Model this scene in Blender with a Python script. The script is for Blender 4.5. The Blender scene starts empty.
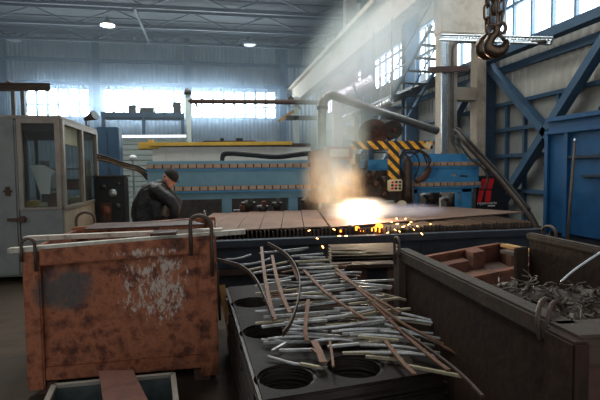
import bpy, bmesh, math, random
from mathutils import Vector, Matrix, Euler, noise
random.seed(7)
PI = math.pi
sc = bpy.context.scene
COL = sc.collection
V = Vector

# ------------------------------------------------------------------ camera
F = 480.0
CAM = V((0, 0, 1.5))
ROT = Euler((0, 0, -math.atan(90 / F)), 'XYZ').to_matrix() @ Euler((PI / 2 - math.atan(28 / F), 0, 0)).to_matrix() @ Euler((0, 0, -0.012)).to_matrix()
cam = bpy.data.cameras.new('camera'); cam.lens = F / 600 * 36; cam.sensor_width = 36; cam.clip_start = 0.05; cam.clip_end = 200
co = bpy.data.objects.new('camera', cam); COL.objects.link(co)
co.matrix_world = Matrix.Translation(CAM) @ ROT.to_4x4()
sc.camera = co

def P(px, py, X=None, Y=None, Z=None, D=None):
    """a point of the photograph taken back to a plane of the hall (X, Y, Z) or to a distance D"""
    d = ROT @ V(((px - 300) / F, (200 - py) / F, -1))
    if D is not None: return CAM + d * D
    if X is not None: return CAM + d * ((X - CAM.x) / d.x)
    if Y is not None: return CAM + d * ((Y - CAM.y) / d.y)
    return CAM + d * ((Z - CAM.z) / d.z)

# ------------------------------------------------------------------ materials
def srgb(c):
    return tuple(((x / 255) / 12.92 if x / 255 <= 0.04045 else ((x / 255 + 0.055) / 1.055) ** 2.4) for x in c) + (1,)

def nodes(name):
    m = bpy.data.materials.new(name); m.use_nodes = True
    nt = m.node_tree; nt.nodes.clear()
    return m, nt, nt.nodes.new('ShaderNodeOutputMaterial')

def N(nt, kind, **kw):
    n = nt.nodes.new(kind)
    for k, v in kw.items():
        if hasattr(n, k) and k not in n.inputs: setattr(n, k, v)
        else: n.inputs[k].default_value = v
    return n

def ramp(nt, fac, stops):
    r = nt.nodes.new('ShaderNodeValToRGB'); e = r.color_ramp.elements
    while len(e) < len(stops): e.new(0.5)
    for i, (p, c) in enumerate(stops):
        e[i].position = p; e[i].color = c
    nt.links.new(fac, r.inputs[0])
    return r.outputs[0]

def math_node(nt, op, a, b=None, c=None, clamp=False):
    n = nt.nodes.new('ShaderNodeMath'); n.operation = op; n.use_clamp = clamp
    for i, v in enumerate((a, b, c)):
        if v is None: continue
        if isinstance(v, (int, float)): n.inputs[i].default_value = v
        else: nt.links.new(v, n.inputs[i])
    return n.outputs[0]

def mixc(nt, fac, a, b):
    n = nt.nodes.new('ShaderNodeMix'); n.data_type = 'RGBA'
    for s, v in ((0, fac), (6, a), (7, b)):
        if isinstance(v, (int, float)): n.inputs[s].default_value = v
        elif isinstance(v, tuple): n.inputs[s].default_value = v
        else: nt.links.new(v, n.inputs[s])
    return n.outputs[2]

def mat(name, cols, scale=4.0, rough=0.7, metal=0.0, bump=0.15, detail=6, spec=0.4, extra=None):
    m, nt, out = nodes(name)
    tc = nt.nodes.new('ShaderNodeTexCoord')
    nz = N(nt, 'ShaderNodeTexNoise', Scale=scale, Detail=detail, Roughness=0.65)
    nt.links.new(tc.outputs['Object'], nz.inputs['Vector'])
    k = len(cols)
    col = ramp(nt, nz.outputs[0], [(0.3 + 0.4 * i / max(1, k - 1), srgb(c)) for i, c in enumerate(cols)]) if k > 1 else None
    b = nt.nodes.new('ShaderNodeBsdfPrincipled')
    b.inputs['Roughness'].default_value = rough; b.inputs['Metallic'].default_value = metal
    b.inputs['Specular IOR Level'].default_value = spec
    if extra: col = extra(nt, tc, col)
    if col is not None: nt.links.new(col, b.inputs['Base Color'])
    else: b.inputs['Base Color'].default_value = srgb(cols[0])
    if bump:
        n2 = N(nt, 'ShaderNodeTexNoise', Scale=scale * 6, Detail=4)
        nt.links.new(tc.outputs['Object'], n2.inputs['Vector'])
        bp = N(nt, 'ShaderNodeBump', Strength=bump, Distance=0.02)
        nt.links.new(n2.outputs[0], bp.inputs['Height']); nt.links.new(bp.outputs[0], b.inputs['Normal'])
    nt.links.new(b.outputs[0], out.inputs[0])
    return m

def emit(name, col, strength):
    m, nt, out = nodes(name)
    e = N(nt, 'ShaderNodeEmission', Strength=strength); e.inputs[0].default_value = srgb(col)
    nt.links.new(e.outputs[0], out.inputs[0])
    return m

def pane_mat(name, tint, clear):
    m, nt, out = nodes(name)
    t = nt.nodes.new('ShaderNodeBsdfTransparent'); t.inputs[0].default_value = srgb(tint)
    g = nt.nodes.new('ShaderNodeBsdfPrincipled'); g.inputs['Roughness'].default_value = 0.12; g.inputs['Base Color'].default_value = srgb((120, 125, 125))
    mx = nt.nodes.new('ShaderNodeMixShader'); mx.inputs[0].default_value = 1 - clear
    nt.links.new(t.outputs[0], mx.inputs[1]); nt.links.new(g.outputs[0], mx.inputs[2]); nt.links.new(mx.outputs[0], out.inputs[0])
    return m

def stripes(name, c1, c2, width, axis=(1, 0, 1)):
    m, nt, out = nodes(name)
    tc = nt.nodes.new('ShaderNodeTexCoord')
    dot = nt.nodes.new('ShaderNodeVectorMath'); dot.operation = 'DOT_PRODUCT'; dot.inputs[1].default_value = axis
    nt.links.new(tc.outputs['Object'], dot.inputs[0])
    f = math_node(nt, 'FRACT', math_node(nt, 'DIVIDE', dot.outputs['Value'], width))
    g = math_node(nt, 'GREATER_THAN', f, 0.5)
    nz = N(nt, 'ShaderNodeTexNoise', Scale=14.0, Detail=5)
    nt.links.new(tc.outputs['Object'], nz.inputs['Vector'])
    dirt = ramp(nt, nz.outputs[0], [(0.35, (0.55, 0.5, 0.45, 1)), (0.6, (1, 1, 1, 1))])
    base = mixc(nt, g, srgb(c1), srgb(c2))
    mm = nt.nodes.new('ShaderNodeMix'); mm.data_type = 'RGBA'; mm.blend_type = 'MULTIPLY'; mm.inputs[0].default_value = 1
    nt.links.new(base, mm.inputs[6]); nt.links.new(dirt, mm.inputs[7])
    b = nt.nodes.new('ShaderNodeBsdfPrincipled'); b.inputs['Roughness'].default_value = 0.55
    nt.links.new(mm.outputs[2], b.inputs['Base Color']); nt.links.new(b.outputs[0], out.inputs[0])
    return m

def rust_bin_extra(nt, tc, col):
    sep = nt.nodes.new('ShaderNodeSeparateXYZ'); nt.links.new(tc.outputs['Object'], sep.inputs[0])
    def blob(cx, cz, rx, rz):
        a = math_node(nt, 'DIVIDE', math_node(nt, 'SUBTRACT', sep.outputs[0], cx), rx)
        c = math_node(nt, 'DIVIDE', math_node(nt, 'SUBTRACT', sep.outputs[2], cz), rz)
        d = math_node(nt, 'ADD', math_node(nt, 'MULTIPLY', a, a), math_node(nt, 'MULTIPLY', c, c))
        return math_node(nt, 'SUBTRACT', 1.0, d, clamp=True)
    mp = nt.nodes.new('ShaderNodeMapping'); mp.inputs['Scale'].default_value = (1, 1, 0.45)
    mp.inputs['Rotation'].default_value = (0, 0.5, 0)
    nt.links.new(tc.outputs['Object'], mp.inputs[0])
    fl = N(nt, 'ShaderNodeTexNoise', Scale=34.0, Detail=6, Roughness=0.75); nt.links.new(mp.outputs[0], fl.inputs['Vector'])
    nb = N(nt, 'ShaderNodeTexNoise', Scale=9.0, Detail=5, Roughness=0.7); nt.links.new(tc.outputs['Object'], nb.inputs['Vector'])
    # grey patch of bare worn steel, and flakes of old whitish paint
    g = math_node(nt, 'MULTIPLY', blob(0.25, 0.72, 0.27, 0.2), math_node(nt, 'MULTIPLY', nb.outputs[0], 2.6))
    gm = ramp(nt, g, [(0.42, (0, 0, 0, 1)), (1.0, (.9, .9, .9, 1))])
    c2 = mixc(nt, gm, col, mixc(nt, fl.outputs[0], srgb((40, 40, 40)), srgb((92, 90, 86))))
    w = math_node(nt, 'MULTIPLY', math_node(nt, 'MAXIMUM', blob(0.86, 0.70, 0.56, 0.66), blob(0.8, 0.96, 0.5, 0.07)), math_node(nt, 'MULTIPLY', fl.outputs[0], 1.45))
    wm = ramp(nt, w, [(0.66, (0, 0, 0, 1)), (0.76, (1, 1, 1, 1))])
    return mixc(nt, wm, c2, srgb((176, 160, 146)))

M = {}
M['rust_red'] = mat('rust_red', [(50, 28, 20), (98, 52, 34), (152, 92, 62), (118, 66, 44), (62, 38, 29)], 5.5, 0.75, 0.0, 0.35, extra=rust_bin_extra)
M['rust'] = mat('rust', [(66, 38, 27), (112, 64, 44), (134, 86, 62)], 5.0, 0.8, 0.0, 0.3)
M['rust_dark'] = mat('rust_dark', [(48, 32, 26), (78, 52, 41), (62, 42, 34)], 4.0, 0.7, 0.0, 0.3)
M['bin_dark'] = mat('bin_dark', [(36, 25, 19), (56, 39, 30), (45, 32, 25)], 3.0, 0.75, 0.0, 0.3, spec=.2)
M['bin_edge'] = mat('bin_edge', [(58, 48, 41), (80, 65, 54)], 6.0, 0.65, 0.0, 0.2, spec=.25)
M['rust_brick'] = mat('rust_brick', [(72, 42, 34), (108, 68, 54), (90, 56, 46)], 5.0, 0.85, 0.0, 0.3)
M['rebar'] = mat('rebar', [(66, 52, 44), (96, 80, 70)], 14.0, 0.55, 0.4, 0.2)
M['steel_sheet'] = mat('steel_sheet', [(22, 18, 16), (40, 32, 27), (30, 25, 21)], 4.0, 0.55, 0.0, 0.15, spec=.12)
M['rod'] = mat('rod', [(112, 112, 112), (184, 184, 184), (140, 136, 130), (172, 170, 166)], 7.0, 0.4, 0.55, 0.04)
M['sheet_edge'] = mat('sheet_edge', [(54, 48, 44), (92, 84, 76)], 4.0, 0.4, 0.5, 0.05)
M['rod_deep'] = mat('rod_deep', [(70, 68, 66), (100, 96, 92)], 7.0, 0.5, 0.4, 0.05)  # darker copy of rod for the shaded depth of the heap
M['rod_tan'] = mat('rod_tan', [(140, 128, 106), (168, 156, 130)], 9.0, 0.5, 0.4, 0.15)
M['strip'] = mat('strip', [(76, 50, 36), (118, 84, 64), (96, 70, 56)], 8.0, 0.6, 0.3, 0.2)
M['plate'] = mat('plate', [(88, 66, 54), (120, 92, 76), (104, 80, 66)], 1.5, 0.6, 0.2, 0.1)
M['table'] = mat('table', [(34, 40, 48), (50, 58, 68)], 3.0, 0.6, 0.2, 0.2)
M['slat'] = mat('slat', [(46, 36, 30), (76, 60, 50)], 10.0, 0.8, 0.2, 0.4)
M['blue_beam'] = mat('blue_beam', [(44, 116, 168), (64, 140, 190), (54, 126, 178)], 2.5, 0.45, 0.0, 0.05)
M['blue_pale'] = mat('blue_pale', [(96, 138, 158), (118, 156, 172)], 2.5, 0.55, 0.0, 0.08)
M['blue_tank'] = mat('blue_tank', [(14, 54, 88), (22, 72, 112), (18, 63, 100)], 1.5, 0.5, 0.0, 0.06)
M['blue_frame'] = mat('blue_frame', [(44, 70, 94), (60, 88, 112)], 2.0, 0.55, 0.0, 0.06)
M['rack'] = mat('rack', [(150, 124, 106), (184, 160, 140)], 8.0, 0.6, 0.2, 0.15)
M['orange'] = mat('orange', [(112, 66, 50), (160, 96, 72), (134, 80, 62)], 5.0, 0.6, 0.0, 0.15)
M['machine'] = mat('machine', [(46, 40, 37), (78, 67, 60)], 8.0, 0.5, 0.4, 0.2)
M['black'] = mat('black', [(18, 18, 20), (28, 28, 30)], 5.0, 0.5, 0.0, 0.05)
M['rubber'] = mat('rubber', [(24, 23, 22), (40, 38, 36)], 12.0, 0.6, 0.0, 0.1)
M['cable_brown'] = mat('cable_brown', [(96, 76, 56), (140, 112, 84)], 12.0, 0.6, 0.0, 0.1)
M['red'] = mat('red', [(206, 32, 36)], rough=0.5, bump=0)
M['white'] = mat('white', [(225, 225, 222)], rough=0.5, bump=0)
M['beige'] = mat('beige', [(196, 182, 150), (214, 202, 172)], 6.0, 0.5, 0.0, 0.05)
M['yellow'] = mat('yellow', [(196, 150, 44), (222, 178, 66)], 4.0, 0.5, 0.0, 0.1)
M['block'] = mat('block', [(206, 202, 190), (226, 222, 212)], 3.0, 0.8, 0.0, 0.1)
M['siding'] = mat('siding', [(150, 158, 152), (168, 176, 170)], 2.0, 0.6, 0.0, 0.05)
M['concrete'] = mat('concrete', [(140, 124, 108), (172, 156, 138), (156, 140, 124)], 2.0, 0.85, 0.0, 0.25)
M['zinc'] = mat('zinc', [(150, 156, 160), (190, 195, 198)], 12.0, 0.35, 0.8, 0.08)
M['pipe'] = mat('pipe', [(126, 120, 112), (158, 152, 144)], 8.0, 0.4, 0.6, 0.1)
M['pipe_dark'] = mat('pipe_dark', [(62, 58, 56), (92, 88, 84)], 8.0, 0.45, 0.5, 0.1)
M['foil'] = mat('foil', [(190, 190, 186), (225, 225, 222)], 10.0, 0.25, 0.9, 0.4)
M['cabin'] = mat('cabin', [(104, 107, 103), (124, 127, 122), (114, 117, 112)], 2.5, 0.55, 0.1, 0.08)
M['cabin_tan'] = mat('cabin_tan', [(140, 124, 104), (164, 148, 126)], 3.0, 0.6, 0.0, 0.1)
M['cabin_frame'] = mat('cabin_frame', [(126, 116, 104), (150, 140, 128)], 5.0, 0.5, 0.2, 0.1)
M['cabin_in'] = mat('cabin_in', [(84, 86, 80), (104, 104, 98)], 3.0, 0.7, 0.0, 0.05)
M['paint_white'] = mat('paint_white', [(110, 74, 54), (178, 164, 148), (196, 184, 170), (140, 106, 84)], 7.0, 0.65, 0.1, 0.25)
M['paint_green'] = mat('paint_green', [(96, 74, 58), (166, 160, 144), (186, 182, 168), (150, 142, 124)], 7.0, 0.65, 0.1, 0.25)
M['floor'] = mat('floor', [(36, 28, 21), (68, 53, 38), (52, 41, 30), (30, 24, 19)], 0.9, 0.9, 0.0, 0.5, detail=10)
M['wall'] = mat('wall', [(116, 128, 138), (138, 148, 156)], 0.8, 0.6, 0.0, 0.05)
M['wall_grey'] = mat('wall_grey', [(154, 150, 142), (182, 178, 168)], 0.8, 0.6, 0.0, 0.05)
M['panel_grey'] = mat('panel_grey', [(124, 123, 118), (148, 147, 141)], 1.2, 0.7, 0.0, 0.05)
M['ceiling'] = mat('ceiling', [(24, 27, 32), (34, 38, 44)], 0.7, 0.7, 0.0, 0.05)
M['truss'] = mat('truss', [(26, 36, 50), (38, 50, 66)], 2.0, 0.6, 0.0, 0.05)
M['mullion'] = mat('mullion', [(110, 130, 150), (130, 150, 168)], 2.0, 0.6, 0.0, 0.05)
M['hook'] = mat('hook', [(72, 58, 48), (104, 86, 72), (86, 70, 60)], 14.0, 0.32, 0.85, 0.15)
M['scrap'] = mat('scrap', [(56, 48, 42), (96, 84, 74), (74, 64, 56)], 16.0, 0.55, 0.4, 0.3)
M['timber'] = mat('timber', [(70, 62, 55), (92, 82, 73)], 6.0, 0.8, 0.0, 0.2)
M['wood_yellow'] = mat('wood_yellow', [(150, 116, 70), (182, 146, 94)], 6.0, 0.8, 0.0, 0.2)
M['tray_in'] = mat('tray_in', [(62, 68, 67), (88, 95, 93)], 8.0, 0.5, 0.3, 0.2)
M['jacket'] = mat('jacket', [(22, 19, 18), (38, 33, 30)], 6.0, 0.45, 0.0, 0.5, spec=.3)
M['cap'] = mat('cap', [(24, 22, 21), (38, 34, 32)], 20.0, 0.85, 0.0, 0.3)
M['trousers'] = mat('trousers', [(34, 33, 33), (50, 48, 46)], 9.0, 0.85, 0.0, 0.2)
M['boots'] = mat('boots', [(26, 22, 20), (40, 34, 30)], 9.0, 0.6, 0.0, 0.1)
M['skin'] = mat('skin', [(186, 124, 100), (206, 144, 118)], 8.0, 0.5, 0.0, 0.05)
M['glove'] = mat('glove', [(110, 56, 44), (140, 76, 58)], 12.0, 0.8, 0.0, 0.2)
M['eye'] = mat('eye', [(30, 24, 22)], rough=0.3, bump=0)
M['hazard'] = stripes('hazard', (226, 170, 50), (34, 34, 36), 0.205)
M['perforated'] = mat('perforated', [(150, 156, 160), (186, 190, 194)], 12.0, 0.35, 0.75, 0.05)
M['glass'] = pane_mat('glass', (235, 240, 242), 0.9)
M['glass_dusty'] = pane_mat('glass_dusty', (238, 242, 240), 0.9)
M['flame'] = emit('flame', (255, 236, 215), 40)
M['spark'] = emit('spark', (255, 176, 96), 14)
M['lamp_on'] = emit('lamp_on', (255, 246, 225), 7)
M['tube_on'] = emit('tube_on', (245, 250, 255), 2.0)
M['ember'] = emit('ember', (255, 140, 40), 6)

# ------------------------------------------------------------------ mesh helpers
class MB:
    def __init__(s): s.bm = bmesh.new()
    def box(s, c, size, rot=None, bevel=0.0):
        b = bmesh.new(); bmesh.ops.create_cube(b, size=1)
        bmesh.ops.scale(b, vec=size, verts=b.verts)
        if bevel: bmesh.ops.bevel(b, geom=b.edges[:], offset=min(bevel, 0.45 * min(size)), segments=2, affect='EDGES')
        if rot is not None: bmesh.ops.transform(b, matrix=rot.to_4x4(), verts=b.verts)
        bmesh.ops.translate(b, vec=c, verts=b.verts)
        return s.merge(b)
    def merge(s, b):
        me = bpy.data.meshes.new('tmp'); b.to_mesh(me); b.free(); s.bm.from_mesh(me); bpy.data.meshes.remove(me); return s
    def bar(s, a, b, w, h, up=(0, 0, 1), bevel=0.0):
        a, b = V(a), V(b); d = b - a; L = d.length; d.normalize()
        x = V(up).cross(d)
        if x.length < 1e-4: x = V((1, 0, 0)).cross(d)
        x.normalize(); y = d.cross(x)
        R = Matrix((x, y, d)).transposed()
        return s.box((a + b) / 2, (w, h, L), R, bevel)
    def ibeam(s, a, b, w, h, up=(0, 0, 1), t=0.02):
        a, b = V(a), V(b); d = (b - a).normalized(); x = V(up).cross(d).normalized(); y = d.cross(x)
        s.bar(a, b, t, h - 2 * t, up); s.bar(a + y * (h - t) / 2, b + y * (h - t) / 2, w, t, up); s.bar(a - y * (h - t) / 2, b - y * (h - t) / 2, w, t, up)
        return s
    def tube(s, pts, r, n=10, closed=False, caps=True):
        pts = [V(p) for p in pts]; rs = r if isinstance(r, (list, tuple)) else [r] * len(pts)
        rings = []; prev = None
        m = len(pts)
        for i, p in enumerate(pts):
            a = pts[(i - 1) % m] if (closed or i > 0) else p
            b = pts[(i + 1) % m] if (closed or i < m - 1) else p
            t = (b - a).normalized()
            if prev is None:
                u = t.cross(V((0, 0, 1)))
                if u.length < 0.05: u = t.cross(V((1, 0, 0)))
            else: u = prev - t * prev.dot(t)
            u.normalize(); prev = u; w = t.cross(u)
            rings.append([s.bm.verts.new(p + (u * math.cos(2 * PI * k / n) + w * math.sin(2 * PI * k / n)) * rs[i]) for k in range(n)])
        for i in range(m if closed else m - 1):
            A, B = rings[i], rings[(i + 1) % m]
            for k in range(n): s.bm.faces.new((A[k], A[(k + 1) % n], B[(k + 1) % n], B[k]))
        if caps and not closed:
            s.bm.faces.new(rings[0][::-1]); s.bm.faces.new(rings[-1])
        return s
    def cyl(s, a, b, r, n=16): return s.tube([a, b], r, n)
    def sphere(s, c, r, u=14, v=10, sc=(1, 1, 1)):
        b = bmesh.new(); bmesh.ops.create_uvsphere(b, u_segments=u, v_segments=v, radius=r)
        bmesh.ops.scale(b, vec=sc, verts=b.verts); bmesh.ops.translate(b, vec=c, verts=b.verts)
        return s.merge(b)
    def poly(s, pts, th, n=None):
        """flat polygon with a thickness along n"""
        pts = [V(p) for p in pts]
        nn = V(n) if n is not None else (pts[1] - pts[0]).cross(pts[2] - pts[0]).normalized()
        a = [s.bm.verts.new(p) for p in pts]; b = [s.bm.verts.new(p + nn * th) for p in pts]
        s.bm.faces.new(a[::-1]); s.bm.faces.new(b)
        k = len(pts)
        for i in range(k): s.bm.faces.new((a[i], a[(i + 1) % k], b[(i + 1) % k], b[i]))
        return s
    def build(s, name, m, parent=None, smooth=False):
        bmesh.ops.recalc_face_normals(s.bm, faces=s.bm.faces[:])
        if parent is not None:
            s.bm.transform(WM[parent.name].inverted())
        if parent is None:
            vs = [v.co for v in s.bm.verts]
            c = V((sum(v.x for v in vs) / len(vs), sum(v.y for v in vs) / len(vs), min(v.z for v in vs)))
            bmesh.ops.translate(s.bm, vec=-c, verts=s.bm.verts)
        me = bpy.data.meshes.new(name); s.bm.to_mesh(me); s.bm.free()
        me.materials.append(M[m] if isinstance(m, str) else m)
        if smooth:
            for p in me.polygons: p.use_smooth = True
        o = bpy.data.objects.new(name, me); COL.objects.link(o)
        if parent is not None:
            o.parent = parent; WM[o.name] = WM[parent.name]
        else:
            o.location = c; WM[o.name] = Matrix.Translation(c)
        return o

WM = {}
def thing(name, label, cat, loc=(0, 0, 0), rz=0.0, group=None):
    o = bpy.data.objects.new(name, None); COL.objects.link(o); o.empty_display_size = 0.1
    o.location = loc; o.rotation_euler = (0, 0, rz)
    WM[o.name] = Matrix.Translation(V(loc)) @ Matrix.Rotation(rz, 4, 'Z')
    return tag(o, label, cat, group)
def tag(o, label, cat, group=None, kind=None):
    o['label'] = label; o['category'] = cat
    if group: o['group'] = group
    if kind: o['kind'] = kind
    return o
def struct(o, label=None):
    o['kind'] = 'structure'
    if label: o['label'] = label
    return o
def copy_tree(o, parent=None):
    c = o.copy(); COL.objects.link(c)
    if parent is not None: c.parent = parent
    for ch in list(o.children): copy_tree(ch, c)
    return c
def label_part(o, label): o['label'] = label; return o
def bez(pts, n=8):
    """smooth curve through the points"""
    pts = [V(p) for p in pts]; out = []
    for i in range(len(pts) - 1):
        p0 = pts[max(0, i - 1)]; p1 = pts[i]; p2 = pts[i + 1]; p3 = pts[min(len(pts) - 1, i + 2)]
        for k in range(n):
            t = k / n
            out.append(0.5 * ((2 * p1) + (p2 - p0) * t + (2 * p0 - 5 * p1 + 4 * p2 - p3) * t * t + (3 * p1 - p0 - 3 * p2 + p3) * t ** 3))
    out.append(pts[-1]); return out

def corrugated(mb, o, ux, L, z0, z1, nrm, pitch=0.28, amp=0.04):
    """trapezoid sheet from o along ux for L, between z0 and z1"""
    ux = V(ux); nrm = V(nrm); n = max(1, int(L / pitch)); p = L / n; prof = []
    for i in range(n):
        for f, h in ((0, 0), (0.3, 0), (0.5, 1), (0.8, 1)): prof.append(((i + f) * p, h * amp))
    prof.append((L, 0))
    lo = []; hi = []
    for x, h in prof:
        q = V(o) + ux * x + nrm * h
        lo.append(mb.bm.verts.new((q.x, q.y, z0))); hi.append(mb.bm.verts.new((q.x, q.y, z1)))
    for i in range(len(prof) - 1): mb.bm.faces.new((lo[i], lo[i + 1], hi[i + 1], hi[i]))
    return mb

# ------------------------------------------------------------------ the hall
YB, XR, XL, ZC = 36.0, 8.6, -14.0, 11.1
YF = -5.0
SKY = 1900
struct(MB().box(((XL + XR) / 2, (YB + YF) / 2, -0.1), (XR - XL + 1, YB - YF, 0.2)).build('floor', 'floor'))
# back wall with its three windows
wz0, wz1 = P(150, 117.5, Y=YB).z, P(150, 90, Y=YB).z
wins = [(P(26, 100, Y=YB).x, P(90, 100, Y=YB).x, 6), (P(103, 100, Y=YB).x, P(184, 100, Y=YB).x, 8), (P(191, 100, Y=YB).x, P(276, 100, Y=YB).x, 8)]
wb = MB(); x = XL
corrugated(wb, (XL, YB, 0), (1, 0, 0), XR - XL, 0, wz0, (0, -1, 0))
corrugated(wb, (XL, YB, 0), (1, 0, 0), XR - XL, wz1, ZC + 0.2, (0, -1, 0))
for a, b, n in wins:
    corrugated(wb, (x, YB, 0), (1, 0, 0), a - x, wz0, wz1, (0, -1, 0)); x = b
corrugated(wb, (x, YB, 0), (1, 0, 0), XR - x, wz0, wz1, (0, -1, 0))
struct(wb.build('wall_back', 'wall'))
def area(name, loc, rot, sx, sy, power, col):
    l = bpy.data.lights.new(name, 'AREA'); l.shape = 'RECTANGLE'; l.size = sx; l.size_y = sy; l.energy = power; l.color = col
    o = bpy.data.objects.new(name, l); COL.objects.link(o); o.location = loc; o.rotation_euler = rot; o.visible_camera = True
    return o
for i, (a, b, n) in enumerate(wins):
    w = MB()
    for k in range(n + 1):
        xx = a + (b - a) * k / n; w.box((xx, YB, (wz0 + wz1) / 2), (0.2, 0.1, wz1 - wz0))
    for zz in (wz0, wz0 + (wz1 - wz0) * 0.42, wz1): w.box(((a + b) / 2, YB - 0.001, zz), (b - a + 0.1, 0.1, 0.14))
    wo = struct(w.build('window_%d' % (i + 1), 'mullion'))
    MB().box(((a + b) / 2, YB + 0.03, (wz0 + wz1) / 2), (b - a, 0.01, wz1 - wz0)).build('pane', 'glass', wo)
    area('daylight', ((a + b) / 2, YB + 0.35, (wz0 + wz1) / 2), (PI / 2, 0, PI), b - a + 0.3, wz1 - wz0 + 0.2, 2600 * (b - a) / 6, (0.86, 0.94, 1.0))
for i, py in enumerate((62.5, 85)):
    z = P(150, py, Y=YB).z
    struct(MB().box(((XL + XR) / 2, YB - 0.1, z), (XR - XL, 0.12, 0.24)).build('wall_girt', 'blue_frame'))
for px in (3, 97, 188, 283):
    q = P(px, 100, Y=YB - 0.25)
    struct(MB().ibeam((q.x, YB - 0.25, 0), (q.x, YB - 0.25, ZC), 0.4, 0.4, (0, 1, 0)).build('wall_column', 'blue_frame'))
# left wall, out of the picture, keeps the hall closed
struct(corrugated(MB(), (XL, YF, 0), (0, 1, 0), YB - YF, 0, ZC, (1, 0, 0)).build('wall_left', 'wall'))
# right wall: pale panels below, ribbed sheet above, a strip of windows
rz0, rz1, rz2 = 3.4, 4.95, 7.3
rw = MB()
rw.box((XR + 0.05, (YB + YF) / 2, rz0 / 2), (0.1, YB - YF, rz0))
struct(rw.build('wall_right', 'panel_grey'))
rw = MB(); corrugated(rw, (XR, YF, 0), (0, 1, 0), YB - YF, rz0, rz1, (-1, 0, 0))
corrugated(rw, (XR, YF, 0), (0, 1, 0), YB - YF, rz2, ZC + 0.2, (-1, 0, 0))
segs = [(8.0, 9.0), (13.2, 13.8), (18.6, 19.4), (24.1, 24.9), (29.6, 30.4)]
for a, b in ((YF, 7.0),) + ((13.3, 13.7), (18.8, 19.2), (24.3, 24.7), (29.8, 30.2), (35.4, 36)):
    corrugated(rw, (XR, a, 0), (0, 1, 0), b - a, rz1, rz2, (-1, 0, 0))
struct(rw.build('wall_right_upper', 'wall_grey'))
for i, (a, b) in enumerate(((7.0, 13.3), (13.7, 18.8), (19.2, 24.3), (24.7, 29.8), (30.2, 35.4))):
    w = MB(); n = int((b - a) / 0.75); rz1 = 4.95 if i < 2 else 5.7
    for k in range(n + 1): w.box((XR, a + (b - a) * k / n, (rz1 + rz2) / 2), (0.1, 0.08, rz2 - rz1))
    for zz in (rz1, rz1 + 1.2, rz2): w.box((XR - 0.001, (a + b) / 2, zz), (0.1, b - a, 0.08))
    wo = struct(w.build('window_%d' % (i + 4), 'mullion'))
    MB().box((XR + 0.03, (a + b) / 2, (rz1 + rz2) / 2), (0.01, b - a, rz2 - rz1)).build('pane', 'glass', wo)
    area('daylight', (XR + 0.35, (a + b) / 2, (rz1 + rz2) / 2), (0, PI / 2, 0), rz2 - rz1 + 0.2, b - a + 0.2, 330 * (b - a) / 5, (0.88, 0.95, 1.0))
for z in (0.9, 1.9, 2.65, 3.4, 4.4):
    struct(MB().box((XR - 0.07, (YB + YF) / 2, z), (0.12, YB - YF, 0.1 if z < 4 else 0.2)).build('wall_girt', 'blue_frame'))
for y in (10.6, 11.9, 12.7, 15.5, 17.0):
    struct(MB().box((XR - 0.06, y, 1.7), (0.1, 0.08, 3.4)).build('wall_stud', 'blue_frame'))
for y in (8.0, 13.5, 19.0, 24.5, 30.0):
    struct(MB().ibeam((XR - 0.35, y, 0), (XR - 0.35, y, ZC), 0.5, 0.5, (0, 1, 0), 0.03).box((XR - 0.35, y, ZC / 2), (0.36, 0.12, ZC - 0.02)).build('wall_column', 'blue_frame'))
for a, b in (((13.4, 4.7), (8.2, 0.3)), ((13.0, 0.1), (8.4, 4.8)), ((13.4, 4.8), (11.0, 9.6)), ((18.9, 0.3), (13.6, 4.7))):
    struct(MB().bar((XR - 0.3, a[0], a[1]), (XR - 0.3, b[0], b[1]), 0.2, 0.24, (1, 0, 0)).build('wall_brace', 'blue_frame'))
struct(MB().bar((XR - 0.45, 18.0, 4.75), (XR - 0.45, 6.0, 4.75), 0.3, 0.22).build('wall_beam', 'blue_frame'))
rz1 = 4.95
struct(corrugated(MB(), (XR - .02, 18.8, 0), (0, 1, 0), 17.0, 4.95, 5.7, (-1, 0, 0)).build('wall_right_infill', 'wall_grey'))
# roof deck and trusses
cb = MB(); n = 60
for i in range(n):
    y0 = YF + (YB - YF) * i / n; y1 = YF + (YB - YF) * (i + 1) / n
    zz_ = ZC + (0.1 if i % 2 else 0.04)
    if y1 > 6.5 and y0 < 21:
        for xa_, xb_ in ((XL, -5.5), (-2.5, 0.5), (3.5, XR)): cb.box(((xa_ + xb_) / 2, (y0 + y1) / 2, zz_), (xb_ - xa_, y1 - y0, 0.08))
    else: cb.box(((XL + XR) / 2, (y0 + y1) / 2, zz_), (XR - XL, y1 - y0, 0.08))
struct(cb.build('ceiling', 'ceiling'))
for k, xm in enumerate((-4.0, 2.0)):
    w = MB()
    for j in range(10): w.box((xm, 6.6 + 1.6 * j, ZC + .1), (3.0, .08, .1))
    for xx in (-1.5, 0, 1.5): w.box((xm + xx, 13.8, ZC + .101), (.08, 15, .1))
    wo = struct(w.build('window_%d' % (k + 9), 'mullion'))
    MB().box((xm, 13.8, ZC + .13), (3.0, 15, .01)).build('pane', 'glass', wo)
    area('daylight', (xm, 13.8, ZC + .5), (0, 0, 0), 3.1, 15, SKY, (1.0, 0.96, 0.9))
for y in (22.8, 26.3, 29.8, 33.3):
    t = MB(); zb = ZC - 1.0
    t.bar((XL, y, zb), (XR, y, zb), 0.16, 0.18); t.bar((XL, y, ZC - 0.1), (XR, y, ZC - 0.1), 0.16, 0.18)
    k = 0; xx = XL
    while xx < XR - 1:
        t.bar((xx, y, zb if k % 2 else ZC - 0.1), (xx + 2.2, y, ZC - 0.1 if k % 2 else zb), 0.07, 0.07, (0, 1, 0)); xx += 2.2; k += 1
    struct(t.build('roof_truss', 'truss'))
for xx, ya_ in ((-3.6, 26.3),):
    struct(MB().bar((xx, ya_, ZC - 1.1), (xx - .1, ya_ + 7, ZC - 1.0), 0.1, 0.12).build('roof_tie', 'truss'))
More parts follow.
